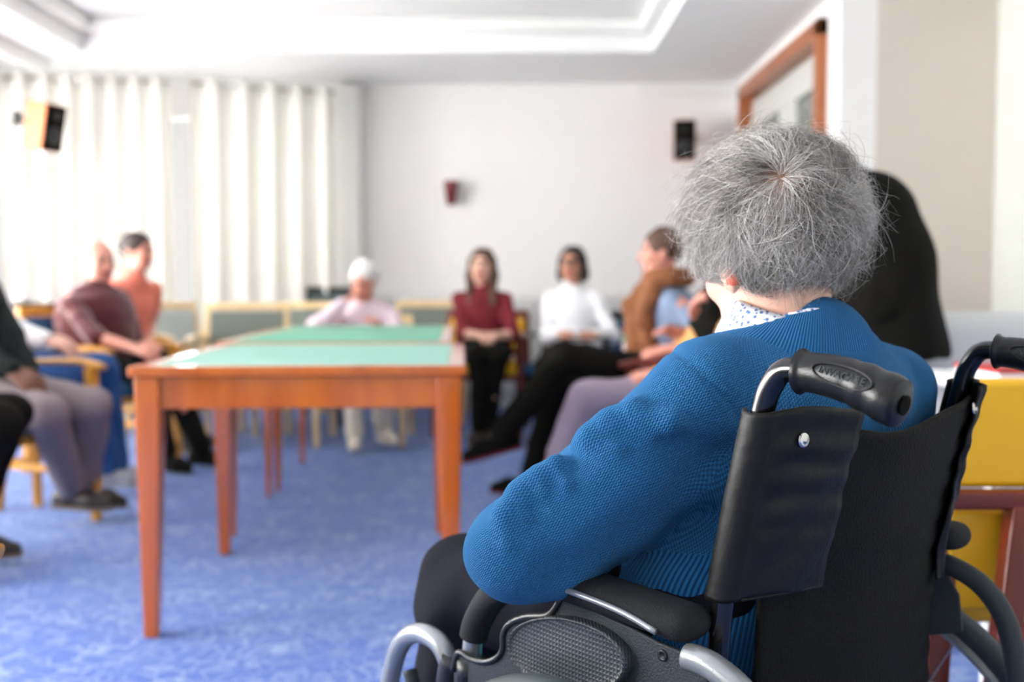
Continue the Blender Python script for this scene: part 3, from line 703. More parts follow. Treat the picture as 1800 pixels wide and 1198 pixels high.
# ------------------------------------------------------------------ wall fittings
def speaker(label, c, f, cheek):
    root = thing('wall_speaker', label, 'speaker', c); c = np.array(c, float)
    f = unit(f); r = unit(np.cross(f, UP)); u = np.cross(r, f)
    mb = MB()
    a = [c+r*x*w_+u*z_*.155+f*y for (x, y, w_) in ((-1, -.09, .055), (1, -.09, .055), (1, .09, .085), (-1, .09, .085)) for z_ in (-1, 1)]
    a = [c+r*x*w_+f*y+u*z_*.155 for z_ in (-1, 1) for (x, y, w_) in ((-1, -.1, .06), (1, -.1, .06), (1, .09, .085), (-1, .09, .085))]
    mb.add(a, [(0, 3, 2, 1), (4, 5, 6, 7), (0, 1, 5, 4), (1, 2, 6, 5), (2, 3, 7, 6), (3, 0, 4, 7)])
    mb.build('cabinet', cheek, root, .006)
    mb = MB(); mb.box(c+f*.097, (.165, .014, .30), (r, f, u)); mb.build('grille', M['black_cloth'], root, .006)
    mb = MB(); mb.lathe(c+f*.105-u*.05, [(.06, 0), (.058, .004), (.03, .002)], axis=f); mb.lathe(c+f*.105+u*.08, [(.025, 0), (.02, .004)], axis=f); mb.each('driver', M['black_plastic'], root, smooth=True)
    mb = MB(); mb.beam(c-f*.1, c-f*.22+UP*.02, .03); mb.box(c-f*.23+UP*.02, (.06, .02, .10), (r, f, u)); mb.build('bracket', M['black_metal'], root, .003)
    return root
speaker('wall speaker with orange wooden cheeks and black grille beside the left curtain', P(76, 222, 6.6), (.93, -.35, -.2), M['orange'])
speaker('black wall speaker high on the back wall near the double door', P(1203, 247, 7.82), (-.15, -.98, -.1), M['orange'])
c = P(793, 338, YB-.09); rt = thing('wall_sconce', 'small dark red conical wall sconce alone on the bare back wall', 'wall lamp', c)
mb = MB(); mb.lathe(c-UP*.10, [(.025, 0), (.035, .01), (.058, .17), (.062, .19), (.055, .19), (.03, .03)], n=32); mb.build('lamp_shade', M['sconce'], rt, smooth=True)
mb = MB(); mb.box(c+V3(0, .07, -.02), (.05, .03, .09)); mb.box(c+V3(0, .045, -.03), (.02, .05, .02)); mb.each('wall_mount', M['chrome'], rt, .004)
# exit sign on the wall over the door
sg = thing('exit_sign', 'small pale green exit sign above the brown-framed double door', 'sign', (XD-.012, 7.05, 2.55)) if False else None
c = np.array([XD, 6.75, 2.55])
def on_door_wall(px, py):
    d = ray(px, py); k = XD/d[0]; return np.array([0, 0, CAM_H])+d*k
c = on_door_wall(1354, 72)
rt = thing('exit_sign', 'small pale green exit sign above the brown-framed double door', 'sign', c)
mb = MB(); mb.box(c-V3(.012, 0, 0), (.02, .30, .11)); mb.build('sign_panel', M['white_trim'], rt, .003)
mb = MB(); mb.box(c-V3(.0235, .04, 0), (.003, .17, .09)); mb.build('sign_face', M['green_sign'], rt)
mb = MB(); x = c[0]-.026; y0 = c[1]-.04
mb.prism([(x, y0+.05, c[2]-.035), (x, y0+.01, c[2]-.035), (x, y0+.01, c[2]+.03), (x, y0+.05, c[2]+.03)], (-.001, 0, 0))
mb.beam((x, y0-.01, c[2]-.02), (x, y0-.045, c[2]+.005), .010, t0=.002); mb.beam((x, y0-.02, c[2]+.02), (x, y0-.045, c[2]+.005), .008, t0=.002)
mb.build('pictogram', M['white_trim'], rt)
# radiator along the back wall
rt = thing('radiator', 'long white ribbed radiator low along the back wall', 'radiator', (0, YB-.1, 0))
for i in range(46):
    pass
mb = MB()
for i in range(44): mb.box((-1.05+i*.047, YB-.13, .52), (.026, .07, .74))
mb.each('radiator_fin', M['white_trim'], rt, .006)
mb = MB(); mb.tube([(-1.08, YB-.13, .16), (1.0, YB-.13, .16)], .02); mb.tube([(-1.08, YB-.13, .88), (1.0, YB-.13, .88)], .02)
mb.tube([(-.95, YB-.13, .16), (-.95, YB-.13, 0)], .012); mb.tube([(.9, YB-.13, .16), (.9, YB-.13, 0)], .012); mb.each('radiator_pipe', M['white_trim'], rt, smooth=True)
mb = MB(); mb.box((-1.0, YB-.07, .55), (.03, .08, .05)); mb.box((.95, YB-.07, .55), (.03, .08, .05)); mb.each('wall_bracket', M['white_trim'], rt)
# ================================================================== TABLES
def card_table(label, x0, y0, wx, wy, h, felt, rot=0, leg_w=.068, inset=.012, foot=.038, group=None, bf=.048, bb=.048, back_in=0):
    root = thing('card_table', label, 'table', (x0+wx/2, y0+wy/2, 0), group)
    root_loc = root.location.copy(); cx, cy = x0+wx/2, y0+wy/2
    A_ = lambda x, y, z: (x, y, z)
    b = .048; z0 = h-.028
    mb = MB()
    fy = (y0+bf+y0+wy-bb)/2; fl = wy-bf-bb
    for (ax_, ay, sx, sy) in ((cx, y0+bf/2, wx, bf), (cx, y0+wy-bb/2, wx, bb), (x0+b/2, fy, b, fl), (x0+wx-b/2, fy, b, fl)):
        mb.box((ax_, ay, (z0+h)/2), (sx, sy, h-z0))
    mb.each('table_edge', M['table_wood'], root, .004, seg=3)
    mb = MB(); mb.box((cx, fy, (z0+h)/2-.001), (wx-2*b+.001, fl+.001, h-z0-.001)); mb.build('felt_top', felt, root)
    mb = MB(); i_ = inset+.012; za, zb = h-.118, z0-.0
    for (ax_, ay, sx, sy) in ((cx, y0+i_+.010, wx-2*i_-.1, .02), (cx, y0+wy-i_-.010, wx-2*i_-.1, .02), (x0+i_+.010, cy, .02, wy-2*i_-.1), (x0+wx-i_-.010, cy, .02, wy-2*i_-.1)):
        mb.box((ax_, ay, (za+zb)/2), (sx, sy, zb-za))
    mb.each('apron', M['table_wood'], root, .002)
    for sx in (0, 1):
        for sy in (0, 1):
            ox = x0+inset if sx == 0 else x0+wx-inset; oy = y0+inset if sy == 0 else y0+wy-inset-back_in
            dx = 1 if sx == 0 else -1; dy = 1 if sy == 0 else -1
            mb = MB(); v = []
            for z, w_, o_ in ((0, foot, .010), (za-.02, leg_w, 0), (z0, leg_w, 0)):
                v += [(ox+dx*o_, oy+dy*o_, z), (ox+dx*(o_+w_), oy+dy*o_, z), (ox+dx*(o_+w_), oy+dy*(o_+w_), z), (ox+dx*o_, oy+dy*(o_+w_), z)]
            fs = [(0, 1, 2, 3), (8, 9, 10, 11)]+[(l*4+k, l*4+(k+1) % 4, (l+1)*4+(k+1) % 4, (l+1)*4+k) for l in (0, 1) for k in range(4)]
            mb.add(v, fs); mb.build('leg', M['table_wood'], root, .005)
    return root
TR = []
TR.append(card_table('cherry-wood card table with pale green felt, standing nearest in the row of three', -.895, 2.72, .91, 1.11, .752, M['felt_a'], bb=.012, back_in=.17))
TR.append(card_table('cherry-wood card table with brighter green felt, middle one of the row of three', -.935, 3.835, .90, .82, .757, M['felt_b'], leg_w=.045, inset=.03, foot=.022, bf=.012, bb=.012))
TR.append(card_table('cherry-wood card table with green felt, farthest one, in front of the white-haired person', -.935, 4.66, .90, .88, .757, M['felt_b'], leg_w=.045, inset=.05, foot=.022, bf=.012))
for o in TR:                         # the row stands slightly askew in the room
    a_ = .052; x_, y_ = o.location.x, o.location.y
    o.location = (x_*math.cos(a_)-y_*math.sin(a_), x_*math.sin(a_)+y_*math.cos(a_), 0); o.rotation_euler = (0, 0, a_)
# ================================================================== CHAIRS
def place(root, loc, f): root.location = (loc[0], loc[1], 0); root.rotation_euler = (0, 0, math.atan2(-f[0], f[1]))
def armchair(label, loc, f, wd, fab, group=None, arms=True, back_top=.86, w=.56, solid_back=False, open_back=False):
    """faces +Y when built"""
    root = thing('armchair', label, 'chair', group=group)
    mb = MB(); mb.box((0, .02, .435), (w-.07, .48, .075)); mb.build('seat', M[fab], root, .025, seg=3)
    mb = MB(); mb.box((0, .02, .385), (w-.06, .46, .04)); mb.build('seat_frame', M[wd], root, .004)
    hw = w/2-.02; zt = .64
    for s_ in (-1, 1):
        mb = MB(); mb.beam((s_*hw, .25, 0), (s_*hw, .235, zt if arms else .42), .034, .044, side=(1, 0, 0)); mb.build('leg', M[wd], root, .006)
        mb = MB(); mb.beam((s_*hw, -.30, 0), (s_*hw, -.235, .42), .034, .044, side=(1, 0, 0)); mb.beam((s_*hw, -.235, .41), (s_*(hw-.01), -.33, back_top), .044, .032, side=(1, 0, 0)); mb.build('leg', M[wd], root, .006)
        if arms:
            mb = MB(); p = bez([(s_*hw, -.275, zt-.01), (s_*(hw+.01), -.05, zt+.012), (s_*(hw+.012), .17, zt+.018), (s_*(hw+.005), .29, zt-.002)], 6)
            mb.tube(p, [.028]*len(p), 16, flat=.52)
            mb.build('armrest', M[wd], root, smooth=True)
    mb = MB(); t = lambda z: -.235-.095*(z-.41)/(back_top-.41)
    mb.beam((-hw, t(back_top-.02), back_top-.02), (hw, t(back_top-.02), back_top-.02), .03, t0=.05, side=(0, 1, 0)); mb.beam((-hw, t(.52), .52), (hw, t(.52), .52), .024, t0=.04, side=(0, 1, 0))
    mb.each('back_rail', M[wd], root, .008)
    mb = MB(); v = unit(V3(0, t(back_top)-t(.41), back_top-.41)); cz = (back_top-.045+.54)/2
    mb.box((0, t(cz)+.01, cz), (w-.085, .04, back_top-.05-.54), (V3(1, 0, 0), np.cross(v, V3(1, 0, 0)), v)); mb.build('backrest', M[fab], root, .012, seg=3)
    mb = MB(); mb.beam((-hw, .245, .26), (hw, .245, .26), .02, t0=.03, side=(0, 1, 0)) if False else None
    for s_ in (-1, 1): mb.beam((s_*hw, -.27, .2), (s_*hw, .24, .2), .02, t0=.03, side=(1, 0, 0))
    mb.each('stretcher', M[wd], root, .003)
    place(root, loc, f); return root
def dup(root, loc, f, label, group=None):
    r = root.copy(); COL.objects.link(r)
    for ch in [c for c in root.children]:
        c = ch.copy(); COL.objects.link(c); c.parent = r
    r['label'] = label
    if group: r['group'] = group
    place(r, loc, f); return r
def gx(px, D): return (px-900)/FPX*D
G = 'empty beech armchairs by the curtains'
lc = armchair('empty beech armchair with dark grey back, seen between table and curtain', (gx(405, 6.0), 6.22), (.12, -1), 'light_wood', 'grey_fabric', G)
dup(lc, (gx(521, 6.5), 6.70), (-.05, -1), 'empty beech armchair with grey back, just left of the person in pale pink', G)
dup(lc, (gx(745, 6.9), 7.25), (0, -1), 'empty beech armchair with grey back, half seen right of the person in pale pink', G)
lp = armchair('empty beech armchair with pale upholstery turned sideways beside the coral-clad woman', (-2.17, 6.62), (.75, -.66), 'light_wood', 'pale_fabric', G)
dup(lp, (gx(352, 6.9), 6.98 if False else 6.6), (.9, -.3), 'empty beech armchair with pale upholstery pushed behind another by the curtain', G) if False else None
armchair('armchair with dark teal back standing behind the beech armchairs', (gx(566, 7.2), 7.16), (0, -1), 'black_metal', 'teal_fabric', back_top=.965, w=.40)
# chairs people sit on
armchair('honey-wood armchair under the person in the maroon sweater', (-2.17, 5.30), (.93, -.36), 'yellow_wood', 'blue_fabric')
armchair('honey-wood armchair under the person in the coral top', (-2.48, 5.98), (.95, -.3), 'yellow_wood', 'grey_fabric', back_top=.80)
armchair('honey-wood armchair carrying the person in blue jeans', (-2.36, 4.62), (1, .06), 'yellow_wood', 'blue_fabric', w=.6)
armchair('honey-wood armchair at left edge under the person in grey trousers', (-2.05, 3.92), (.93, -.36), 'yellow_wood', 'grey_fabric', w=.58)
armchair('beech armchair under the white-haired person in pale pink', (-.92, 6.22), (0, -1), 'light_wood', 'pale_fabric', back_top=.78)
armchair('mahogany armchair with yellow upholstery under the person in burgundy', (-.20, 6.62), (-.1, -1), 'red_wood', 'yellow_fabric', back_top=.80, w=.6)
armchair('blue armchair under the person in the white blouse', (.40, 6.52), (-.35, -.94), 'teal_fabric' if False else 'black_metal', 'blue_fabric', w=.62, back_top=.8)
armchair('mahogany armchair with navy seat under the person in the brown scarf', (.74, 4.42), (-1, 0), 'red_wood', 'navy_fabric', w=.56)
armchair('mahogany armchair with navy seat under the person in lilac trousers', (.80, 3.74), (-1, .03), 'red_wood', 'navy_fabric', w=.56)
# near honey-wood chair whose arm end shows at the lower left edge
armchair('honey-wood armchair mostly outside the frame, arm end showing lower left', (-.91, .92), (1, .05), 'yellow_wood', 'grey_fabric', w=.56)
# ------------------------------------------------------------------ yellow armchair right behind the wheelchair
YC = thing('armchair', 'yellow upholstered armchair with mahogany frame behind the wheelchair', 'chair', (.98, 1.62, 0))
def ypan(name, pix, D, th, m, bev=.01):
    pts = [P(x, y, D) for x, y in pix]; mb = MB(); mb.prism(pts, (0, th, 0)); return mb.build(name, m, YC, bev, seg=3)
ypan('backrest', [(1690, 668), (1960, 668), (1950, 858), (1672, 858)], 1.62, .05, M['yellow_fabric'], .012)
ypan('back_panel', [(1668, 897), (1948, 897), (1925, 1075), (1660, 1075)], 1.63, .035, M['yellow_fabric'], .01)
mb = MB(); mb.beam(P(1640, 877, 1.60), P(1975, 877, 1.60), .034, t0=.03, side=(0, 1, 0)); mb.build('back_frame', M['red_wood'], YC, .006)
for (a, b_) in ((P(1660, 900, 1.66), P(1640, 900, 1.66)*V3(1, 1, 0)+V3(-.03, -.06, 0)), (P(1795, 890, 1.60), P(1700, 1400, 1.5)*V3(1, 1, 0)+V3(0, -.02, 0))):
    mb = MB(); mb.beam(a, b_, .042, .034, side=(1, 0, 0)); mb.build('leg', M['red_wood'], YC, .006)
for x in (.72, 1.12):
    mb = MB(); mb.beam((x, 2.12, 0), (x, 2.10, .62), .034, .042, side=(1, 0, 0)); mb.build('leg', M['red_wood'], YC, .006)
    mb = MB(); mb.beam((x, 1.62, .62), (x, 2.14, .635), .05, t0=.03, side=(1, 0, 0)); mb.build('armrest', M['red_wood'], YC, .008)
mb = MB(); mb.box((.92, 1.89, .44), (.40, .46, .10)); mb.build('seat', M['yellow_fabric'], YC, .03, seg=3)
# white covered easy chair behind it, magazine on top of the seat back
WC = thing('easy_chair', 'bulky white covered easy chair behind the yellow armchair', 'chair', (1.9, 3.4, 0))
def blobbox(c, sz, r_=.06, k=.05):
    s_ = Sculpt(); c = np.array(c, float); h = np.array(sz)/2-r_
    for i in (-1, 1):
        for j in (-1, 1):
            s_.cone(c+h*(i, j, -1), c+h*(i, j, 1), r_, r_, k=.01)
    return s_
def softbox(name, c, sz, m, parent, bev=.05):
    mb = MB(); mb.box(c, sz); return mb.build(name, m, parent, bev, seg=5)
softbox('backrest', (1.94, 3.05, .60), (1.10, .22, .56), M['white_fabric'], WC, .09)
softbox('armrest', (1.36, 3.45, .42), (.20, .75, .50), M['white_fabric'], WC, .07); softbox('armrest', (2.50, 3.45, .42), (.20, .75, .50), M['white_fabric'], WC, .07)
softbox('seat', (1.93, 3.48, .36), (.94, .70, .24), M['white_fabric'], WC, .06); softbox('skirt', (1.93, 3.42, .16), (1.28, .85, .28), M['white_fabric'], WC, .03)
WC.location = (1.92, 3.85, 0)
for o in WC.children: o.matrix_parent_inverse = Matrix.Translation((-1.9, -3.4, 0))
# low white table with the red booklet, between yellow and white chairs
WT = thing('side_table', 'white side table half hidden behind the yellow armchair', 'table', (1.30, 2.45, 0))
zt = P(1700, 668, 2.3)[2]
mb = MB(); mb.box((1.38, 2.42, zt-.015), (.64, .42, .03)); mb.build('table_top', M['white_trim'], WT, .01)
for x in (1.10, 1.66):
    for y in (2.25, 2.58):
        mb = MB(); mb.beam((x, y, 0), (x, y, zt-.03), .03); mb.build('leg', M['white_trim'], WT)
bk = thing('booklet', 'red and white booklets lying on the white side table', 'book', (1.2, 2.4, zt)) if False else None
bk = thing('booklet', 'red and white booklet lying on the white side table behind the wheelchair handle', 'book', (1.25, 2.38, zt))
mb = MB(); mb.box((1.30, 2.33, zt+.012), (.42, .22, .022)); mb.build('pages', M['paper'], bk, .002)
mb = MB(); mb.box((1.30, 2.33, zt+.027), (.43, .225, .008)); mb.build('cover', M['red'], bk, .002)
# ------------------------------------------------------------------ side table with bottle between the people at right
ST = thing('side_table', 'small dark side table with a green bottle between the people at right', 'table', (.60, 5.2, 0))
mb = MB(); mb.lathe((.62, 5.25, .57), [(.20, 0), (.215, .006), (.215, .018), (.20, .024)], n=40); mb.build('table_top', M['red_wood'], ST, smooth=True)
mb = MB(); mb.lathe((.62, 5.25, 0), [(.14, 0), (.13, .02), (.03, .04), (.025, .3), (.03, .57)], n=24); mb.build('pedestal', M['black_metal'], ST, smooth=True)
BT = thing('bottle', 'green glass bottle with white label on the small side table', 'bottle', (.61, 5.15, .594))
mb = MB(); mb.lathe((.61, 5.15, .594), [(.028, 0), (.034, .008), (.034, .10), (.028, .125), (.014, .15), (.012, .19)], n=24); mb.build('glass_body', M['green_glass'], BT, smooth=True)
mb = MB(); mb.lathe((.61, 5.15, .594), [(.0135, .18), (.015, .182), (.015, .205), (.012, .207)], n=16); mb.build('cap', M['white_trim'], BT, smooth=True)
mb = MB(); mb.lathe((.61, 5.15, .594), [(.0345, .03), (.0350, .031), (.0350, .085), (.0345, .086)], n=24); mb.build('label_band', M['paper'], BT, smooth=True)
RB = MB(); RB.box((.52, 5.10, .602), (.16, .12, .014)); tag(RB.build('booklet', M['red'], None, .002), 'thin red booklet beside the green bottle', 'book')
# ------------------------------------------------------------------ dark console with white crockery far left
CT = thing('console_table', 'dark console table against the left window wall', 'table', (-3.3, 6.5, 0))
zt = P(50, 533, 6.4)[2]
mb = MB(); mb.box((-3.28, 6.45, zt-.02), (.66, .34, .04)); mb.build('table_top', M['charcoal'], CT, .004)
for x in (-3.56, -3.0):
    for y in (6.33, 6.57):
        mb = MB(); mb.beam((x, y, 0), (x, y, zt-.04), .035); mb.build('leg', M['charcoal'], CT)
for (x, y, h_, r_, lb) in ((-3.46, 6.42, .11, .05, 'white jug on the dark console, the left one'), (-3.15, 6.40, .10, .055, 'white jug on the dark console, the right one')):
    J = thing('jug', lb, 'jug', (x, y, zt))
    mb = MB(); mb.lathe((x, y, zt), [(r_*.7, 0), (r_, h_*.3), (r_*.9, h_*.7), (r_*.6, h_*.9), (r_*.7, h_), (r_*.6, h_), (r_*.5, h_*.85)]); mb.build('vessel', M['white_trim'], J, smooth=True)
    mb = MB(); mb.tube([(x+r_*.7, y, zt+h_*.85), (x+r_*1.5, y, zt+h_*.75), (x+r_*1.5, y, zt+h_*.4), (x+r_*.9, y, zt+h_*.3)], .006, 8); mb.build('handle', M['white_trim'], J, smooth=True)
# ================================================================== PEOPLE IN THE BACKGROUND
def pg(px, D, z): return V3(gx(px, D), D, z)
# man in maroon
person('person in maroon sweater and black trousers seated with bald grey head', (-2.25, 5.36, .56), (.93, -.36), s=.98, lean=.02, slump=.07, skin='skin_rosy', top='maroon', bottom='black_cloth',
       hair=('hair_grey', 'bald'), hf=(.75, -.62, -.12), wr={1: pg(235, 4.98, .66), -1: pg(262, 5.28, .66)}, arm='elbow', bulk=1.36, headfwd=.02, neckdrop=.01, an={1: V3(-1.80, 5.15, .09), -1: V3(-1.66, 5.30, .09)}, shoes=('black_cloth', 'black_cloth'), seed=2)
# woman in coral
person('person in coral top with dark tied hair leaning forward behind the maroon sweater', (-2.39, 5.98, .56), (.95, -.3), s=.97, lean=.15, slump=.00, skin='skin_rosy', top='coral', bottom='black_cloth',
       hair=('hair_dark', 'bun'), hf=(.95, -.3, -.05), wr={1: pg(225, 5.68, .68), -1: pg(262, 6.0, .66)}, arm='short', bulk=1.25, seed=3)
# blue jeans
person('person in blue denim jeans whose knees show behind the grey trousers', (-2.42, 4.62, .56), (1, .02), s=1.0, lean=-.14, skin='skin', top='white_cloth', bottom='jeans', top_name='shirt', bottom_name='jeans',
       hair=('hair_grey', 'short'), wr={1: pg(112, 4.45, .70), -1: V3(-2.2, 4.8, .68)}, kn={1: V3(-1.97, 4.55, .585), -1: V3(-1.96, 4.76, .58)}, an={1: V3(-1.86, 4.58, .12), -1: V3(-1.92, 4.80, .09)},
       shoes=('shoe_grey', 'shoe_grey'), seed=4)
# grey trousers
person('person in grey trousers and dark jacket seated at the left edge', (-2.16, 3.96, .56), (.93, -.36), s=1.0, lean=-.08, skin='skin_dark', top='charcoal', bottom='grey_trousers', top_name='jacket',
       hair=('hair_dark', 'short'), wr={1: pg(45, 3.72, .60), -1: pg(60, 3.85, .59)}, kn={1: pg(78, 3.68, .50), -1: pg(158, 3.92, .50)}, an={1: pg(118, 3.98, .15), -1: pg(146, 4.12, .13)},
       toe={1: pg(230, 3.9, .1), -1: pg(300, 4.0, .1)}, seed=5)
# near dark-trousered leg at the left edge
person('person in dark trousers almost wholly outside the left edge', (-2.22, 3.12, .56), (.9, -.1), s=1.0, lean=-.06, skin='skin', top='charcoal', bottom='black_cloth', top_name='jacket',
       hair=('hair_grey', 'short'), kn={1: pg(-10, 3.2, .52), -1: pg(12, 3.42, .53)}, an={1: pg(-140, 3.2, .10), -1: pg(-75, 3.42, .10)}, shoes=('shoe_dark', 'shoe_sole'), seed=6)
# old woman in pale pink
person('old person with white hair in pale pink cardigan, chin on hand, at the table end', (-.90, 6.16, .54), (.06, -1), s=.92, lean=.16, slump=.13, skin='skin_rosy', top='pink_cloth', top_name='cardigan', bottom='cream_cloth',
       hair=('hair_white', 'curly'), hf=(-.25, -.85, -.45), wr={1: P(606, 530, 5.85), -1: pg(672, 5.8, .73)}, bulk=1.25, kn={1: pg(618, 5.78, .52), -1: pg(668, 5.80, .52)}, an={1: pg(621, 5.82, .10), -1: pg(674, 6.0, .10)},
       toe={1: pg(622, 5.5, .1), -1: pg(700, 5.8, .1)}, shoes=('cream_cloth', 'cream_cloth'), seed=7)
# woman in burgundy
person('person with long brown hair in burgundy sweater, hands folded on her lap', (-.19, 6.50, .55), (-.08, -1), s=.95, lean=.02, slump=.05, skin='skin', top='maroon2', bottom='black_cloth',
       hair=('hair_brown', 'long'), hf=(-.15, -1, 0), wr={1: pg(845, 6.12, .67), -1: pg(870, 6.10, .67)}, arm='elbow', kn={1: pg(842, 6.02, .55), -1: pg(876, 6.02, .55)}, an={1: pg(842, 6.05, .09), -1: pg(856, 6.12, .09)}, seed=8)
# woman in white blouse
person('person with dark bobbed hair and glasses in a white blouse', (.40, 6.42, .55), (-.3, -.95), s=.95, lean=.02, slump=.04, skin='skin_tan', top='white_cloth', top_name='blouse', bottom='black_cloth',
       hair=('hair_dark', 'bob'), hf=(-.35, -.93, 0), wr={1: pg(985, 6.10, .68), -1: pg(1045, 6.05, .68)}, glasses=True, seed=9)
CB = MB(); CB.box(pg(1030, 6.02, .655), (.30, .22, .012)); tag(CB.build('clipboard', M['black_plastic'], None, .002), 'black clipboard lying on the lap of the white blouse wearer', 'clipboard')
# brown scarf, crossed black legs
def scarf(root, d):
    s_ = Sculpt(); n = d['neck']; f, r = d['f'], d['r']
    ring = [n+UP*.02+(f*math.cos(a)*.075+r*math.sin(a)*.085) for a in np.linspace(0, 2*math.pi, 13)]
    s_.chain(ring, [.038]*13, k=.02); s_.chain([n+f*.07, n+f*.15-UP*.10, n+f*.14-UP*.26+r*-.04, n+f*.10-UP*.42-r*.05], [.045, .05, .055, .035], k=.02)
    s_.chain([n+f*.06-r*.05, n+f*.12-UP*.14-r*.09, n+f*.09-UP*.3-r*.1], [.04, .045, .03], k=.02)
    qmesh('scarf', [s_.mesh(.009, wobble(.006, 40, 5))], M['brown_scarf'], root)
person('person in blue-grey shirt and brown scarf with black crossed legs', (.75, 4.40, .56), (-1, 0), s=.95, lean=.06, slump=.05, skin='skin_rosy', top='shirt_blue', top_name='shirt', bottom='black_cloth',
       hair=('hair_brown', 'short'), hf=(-1, .1, -.05), wr={-1: pg(1170, 4.18, .70), 1: pg(1165, 4.5, .70)}, arm='elbow',
       kn={-1: pg(990, 4.22, .665), 1: pg(985, 4.50, .52)}, an={-1: P(880, 768, 4.18), 1: pg(930, 4.52, .09)}, ltoe={-1: (-.16, -.03, -.04)}, shoes=('black_cloth', 'maroon2'), extra=scarf, seed=10)
def vest(root, d):
    t = Sculpt(); s = d['s']; r = d['r']
    t.cone(d['belly']+UP*0, d['chest'], .140*s, .138*s, k=.05); t.cone(d['chest']-r*.06*s, d['chest']+r*.06*s+UP*.05, .126*s, .126*s, k=.05)
    qmesh('vest', [t.mesh(.009)], M['black_cloth'], root)
person('person in ochre top and lilac trousers beside the elderly wheelchair user', (.765, 3.74, .56), (-1, .03), s=.95, lean=-.10, slump=.02, skin='skin_rosy', top='ochre', top_name='jumper', bottom='lilac',
       hair=('hair_brown', 'short'), hf=(-.9, .3, 0), wr={-1: pg(1150, 3.62, .645), 1: P(1196, 590, 3.85)}, kn={-1: pg(1035, 3.66, .555), 1: pg(1062, 3.88, .50)}, an={-1: P(962, 842, 3.66), 1: pg(1010, 3.9, .09)},
       ltoe={-1: (-.08, -.02, -.14)}, bare_ankle=True, extra=vest, seed=11)
# standing person in black, bending to the left
def coat(root, d):
    t = Sculpt(); s = d['s']; r = d['r']; p = d['pel']
    t.cone(d['chest'], d['belly'], .17*s, .165*s, k=.06); t.cone(d['belly'], p-UP*.14, .165*s, .20*s, k=.06)
    t.chain([d['sh'][1], d['E'][1], d['E'][1]*.55+d['W'][1]*.45], [.085, .085, .060], k=.05)
    t.cone(d['sh'][-1], d['sh'][1], .085, .09, k=.05); t.cone(d['neck']-UP*.07, d['neck']+d['f']*.09-UP*.035, .075, .058, k=.04); t.plane(p-UP*.16, -UP, .01)
    qmesh('coat', [t.mesh(.01, wobble(.004, 18, 3))], M['black_cloth'], root)
person('standing person in loose black jacket bending forward behind the grey-haired head', (1.21, 3.22, .90), (-.75, .66), s=.98, lean=.17, slump=.02, stand=True, skin='skin_rosy', top='black_cloth', bottom='black_cloth',
       hair=('hair_dark', 'short'), hf=(-.8, .4, -.5), headfwd=.20, neckdrop=.13, wr={1: P(1592, 632, 3.05), -1: V3(.70, 3.5, .95)}, extra=coat, seed=12)
# ================================================================== ELDERLY WOMAN IN BLUE CARDIGAN
def knit_uv(bones):
    def f(V, Q):
        cen = V[Q].mean(1); best = np.full(len(cen), 1e9); bi = np.zeros(len(cen), int)
        for i, (a, b, ra, rb, R) in enumerate(bones):
            ab = b-a; t = np.clip(((cen-a)@ab)/(ab@ab), 0, 1); d = np.linalg.norm(cen-(a+t[:, None]*ab), axis=1)-(ra+(rb-ra)*t)
            m_ = d < best; best[m_] = d[m_]; bi[m_] = i
        uv = np.zeros((len(Q), 4, 2)); cum = 0
        for i, (a, b, ra, rb, R) in enumerate(bones):
            ab = b-a; Lb = np.linalg.norm(ab); dn = ab/Lb; ref = unit(np.cross(dn, V3(.3, .9, .2))); e2 = np.cross(dn, ref)
            m_ = bi == i; pts = V[Q[m_]]; rel = pts-a
            u = rel@dn; ang = np.arctan2(rel@e2, rel@ref); rc = cen[m_]-a; ca = np.arctan2(rc@e2, rc@ref)
            dd = ang-ca[:, None]; dd = (dd+math.pi) % (2*math.pi)-math.pi
            uv[m_, :, 0] = u+cum-(np.linalg.norm(rel-u[..., None]*dn, axis=2) if i == 0 else 0); uv[m_, :, 1] = (ca[:, None]+dd)*R; cum += Lb+.013
        return uv.reshape(-1, 2)
    return f
LW = thing('person', 'elderly person with grey hair in blue knitted cardigan seated in the wheelchair', 'person', (.28, 1.22, 0))
cf = unit(V3(-.667, .745, 0)); cr = np.cross(cf, UP)
pel = V3(.275, 1.228, .575); belly = V3(.285, 1.225, .68); chest = V3(.325, 1.215, .79); upc = V3(.345, 1.205, .855); nb = V3(.340, 1.200, .905)
hc = V3(.322, 1.222, 1.005); shL = V3(.222, 1.125, .852); shR = V3(.478, 1.288, .826)
elL = P(908, 966, 1.10); wrL = V3(.085, 1.335, .66); elR = V3(.44, 1.47, .66); wrR = V3(.20, 1.47, .665)
hf = unit(V3(-.40, .87, -.30)); sdir = unit(shR-shL); bk = unit(V3(.49, -.87, 0))
knL = V3(-.065, 1.46, .515); knR = V3(.075, 1.585, .515); anL = V3(-.10, 1.56, .16); anR = V3(.02, 1.68, .16); hpL = pel-cr*.075; hpR = pel+cr*.075
def torso(t, o):
    t.cone(pel-UP*.05, belly, .120+o, .122+o, k=.03); t.cone(hpL, hpR, .112+o, .112+o, k=.03); t.cone(belly, chest, .122+o, .116+o, k=.03)
    t.cone(chest-sdir*.07, chest+sdir*.08, .100+o, .102+o, k=.03)
    t.cone(upc-sdir*.085-UP*.028, upc+sdir*.095-UP*.03, .072+o, .074+o, k=.03)
    t.cone(upc+bk*.030-sdir*.05-UP*.03, upc+bk*.030+sdir*.06-UP*.03, .074+o, .074+o, k=.03)
    t.cone(shL-UP*.004, nb-UP*.045+bk*.005, .055+o, .070+o, k=.03); t.cone(shR-UP*.004, nb-UP*.045+bk*.005, .060+o, .070+o, k=.03)
b = Sculpt()
torso(b, -.026)
b.cone(nb-UP*.03, hc+bk*.02-UP*.04, .050, .050, k=.03)
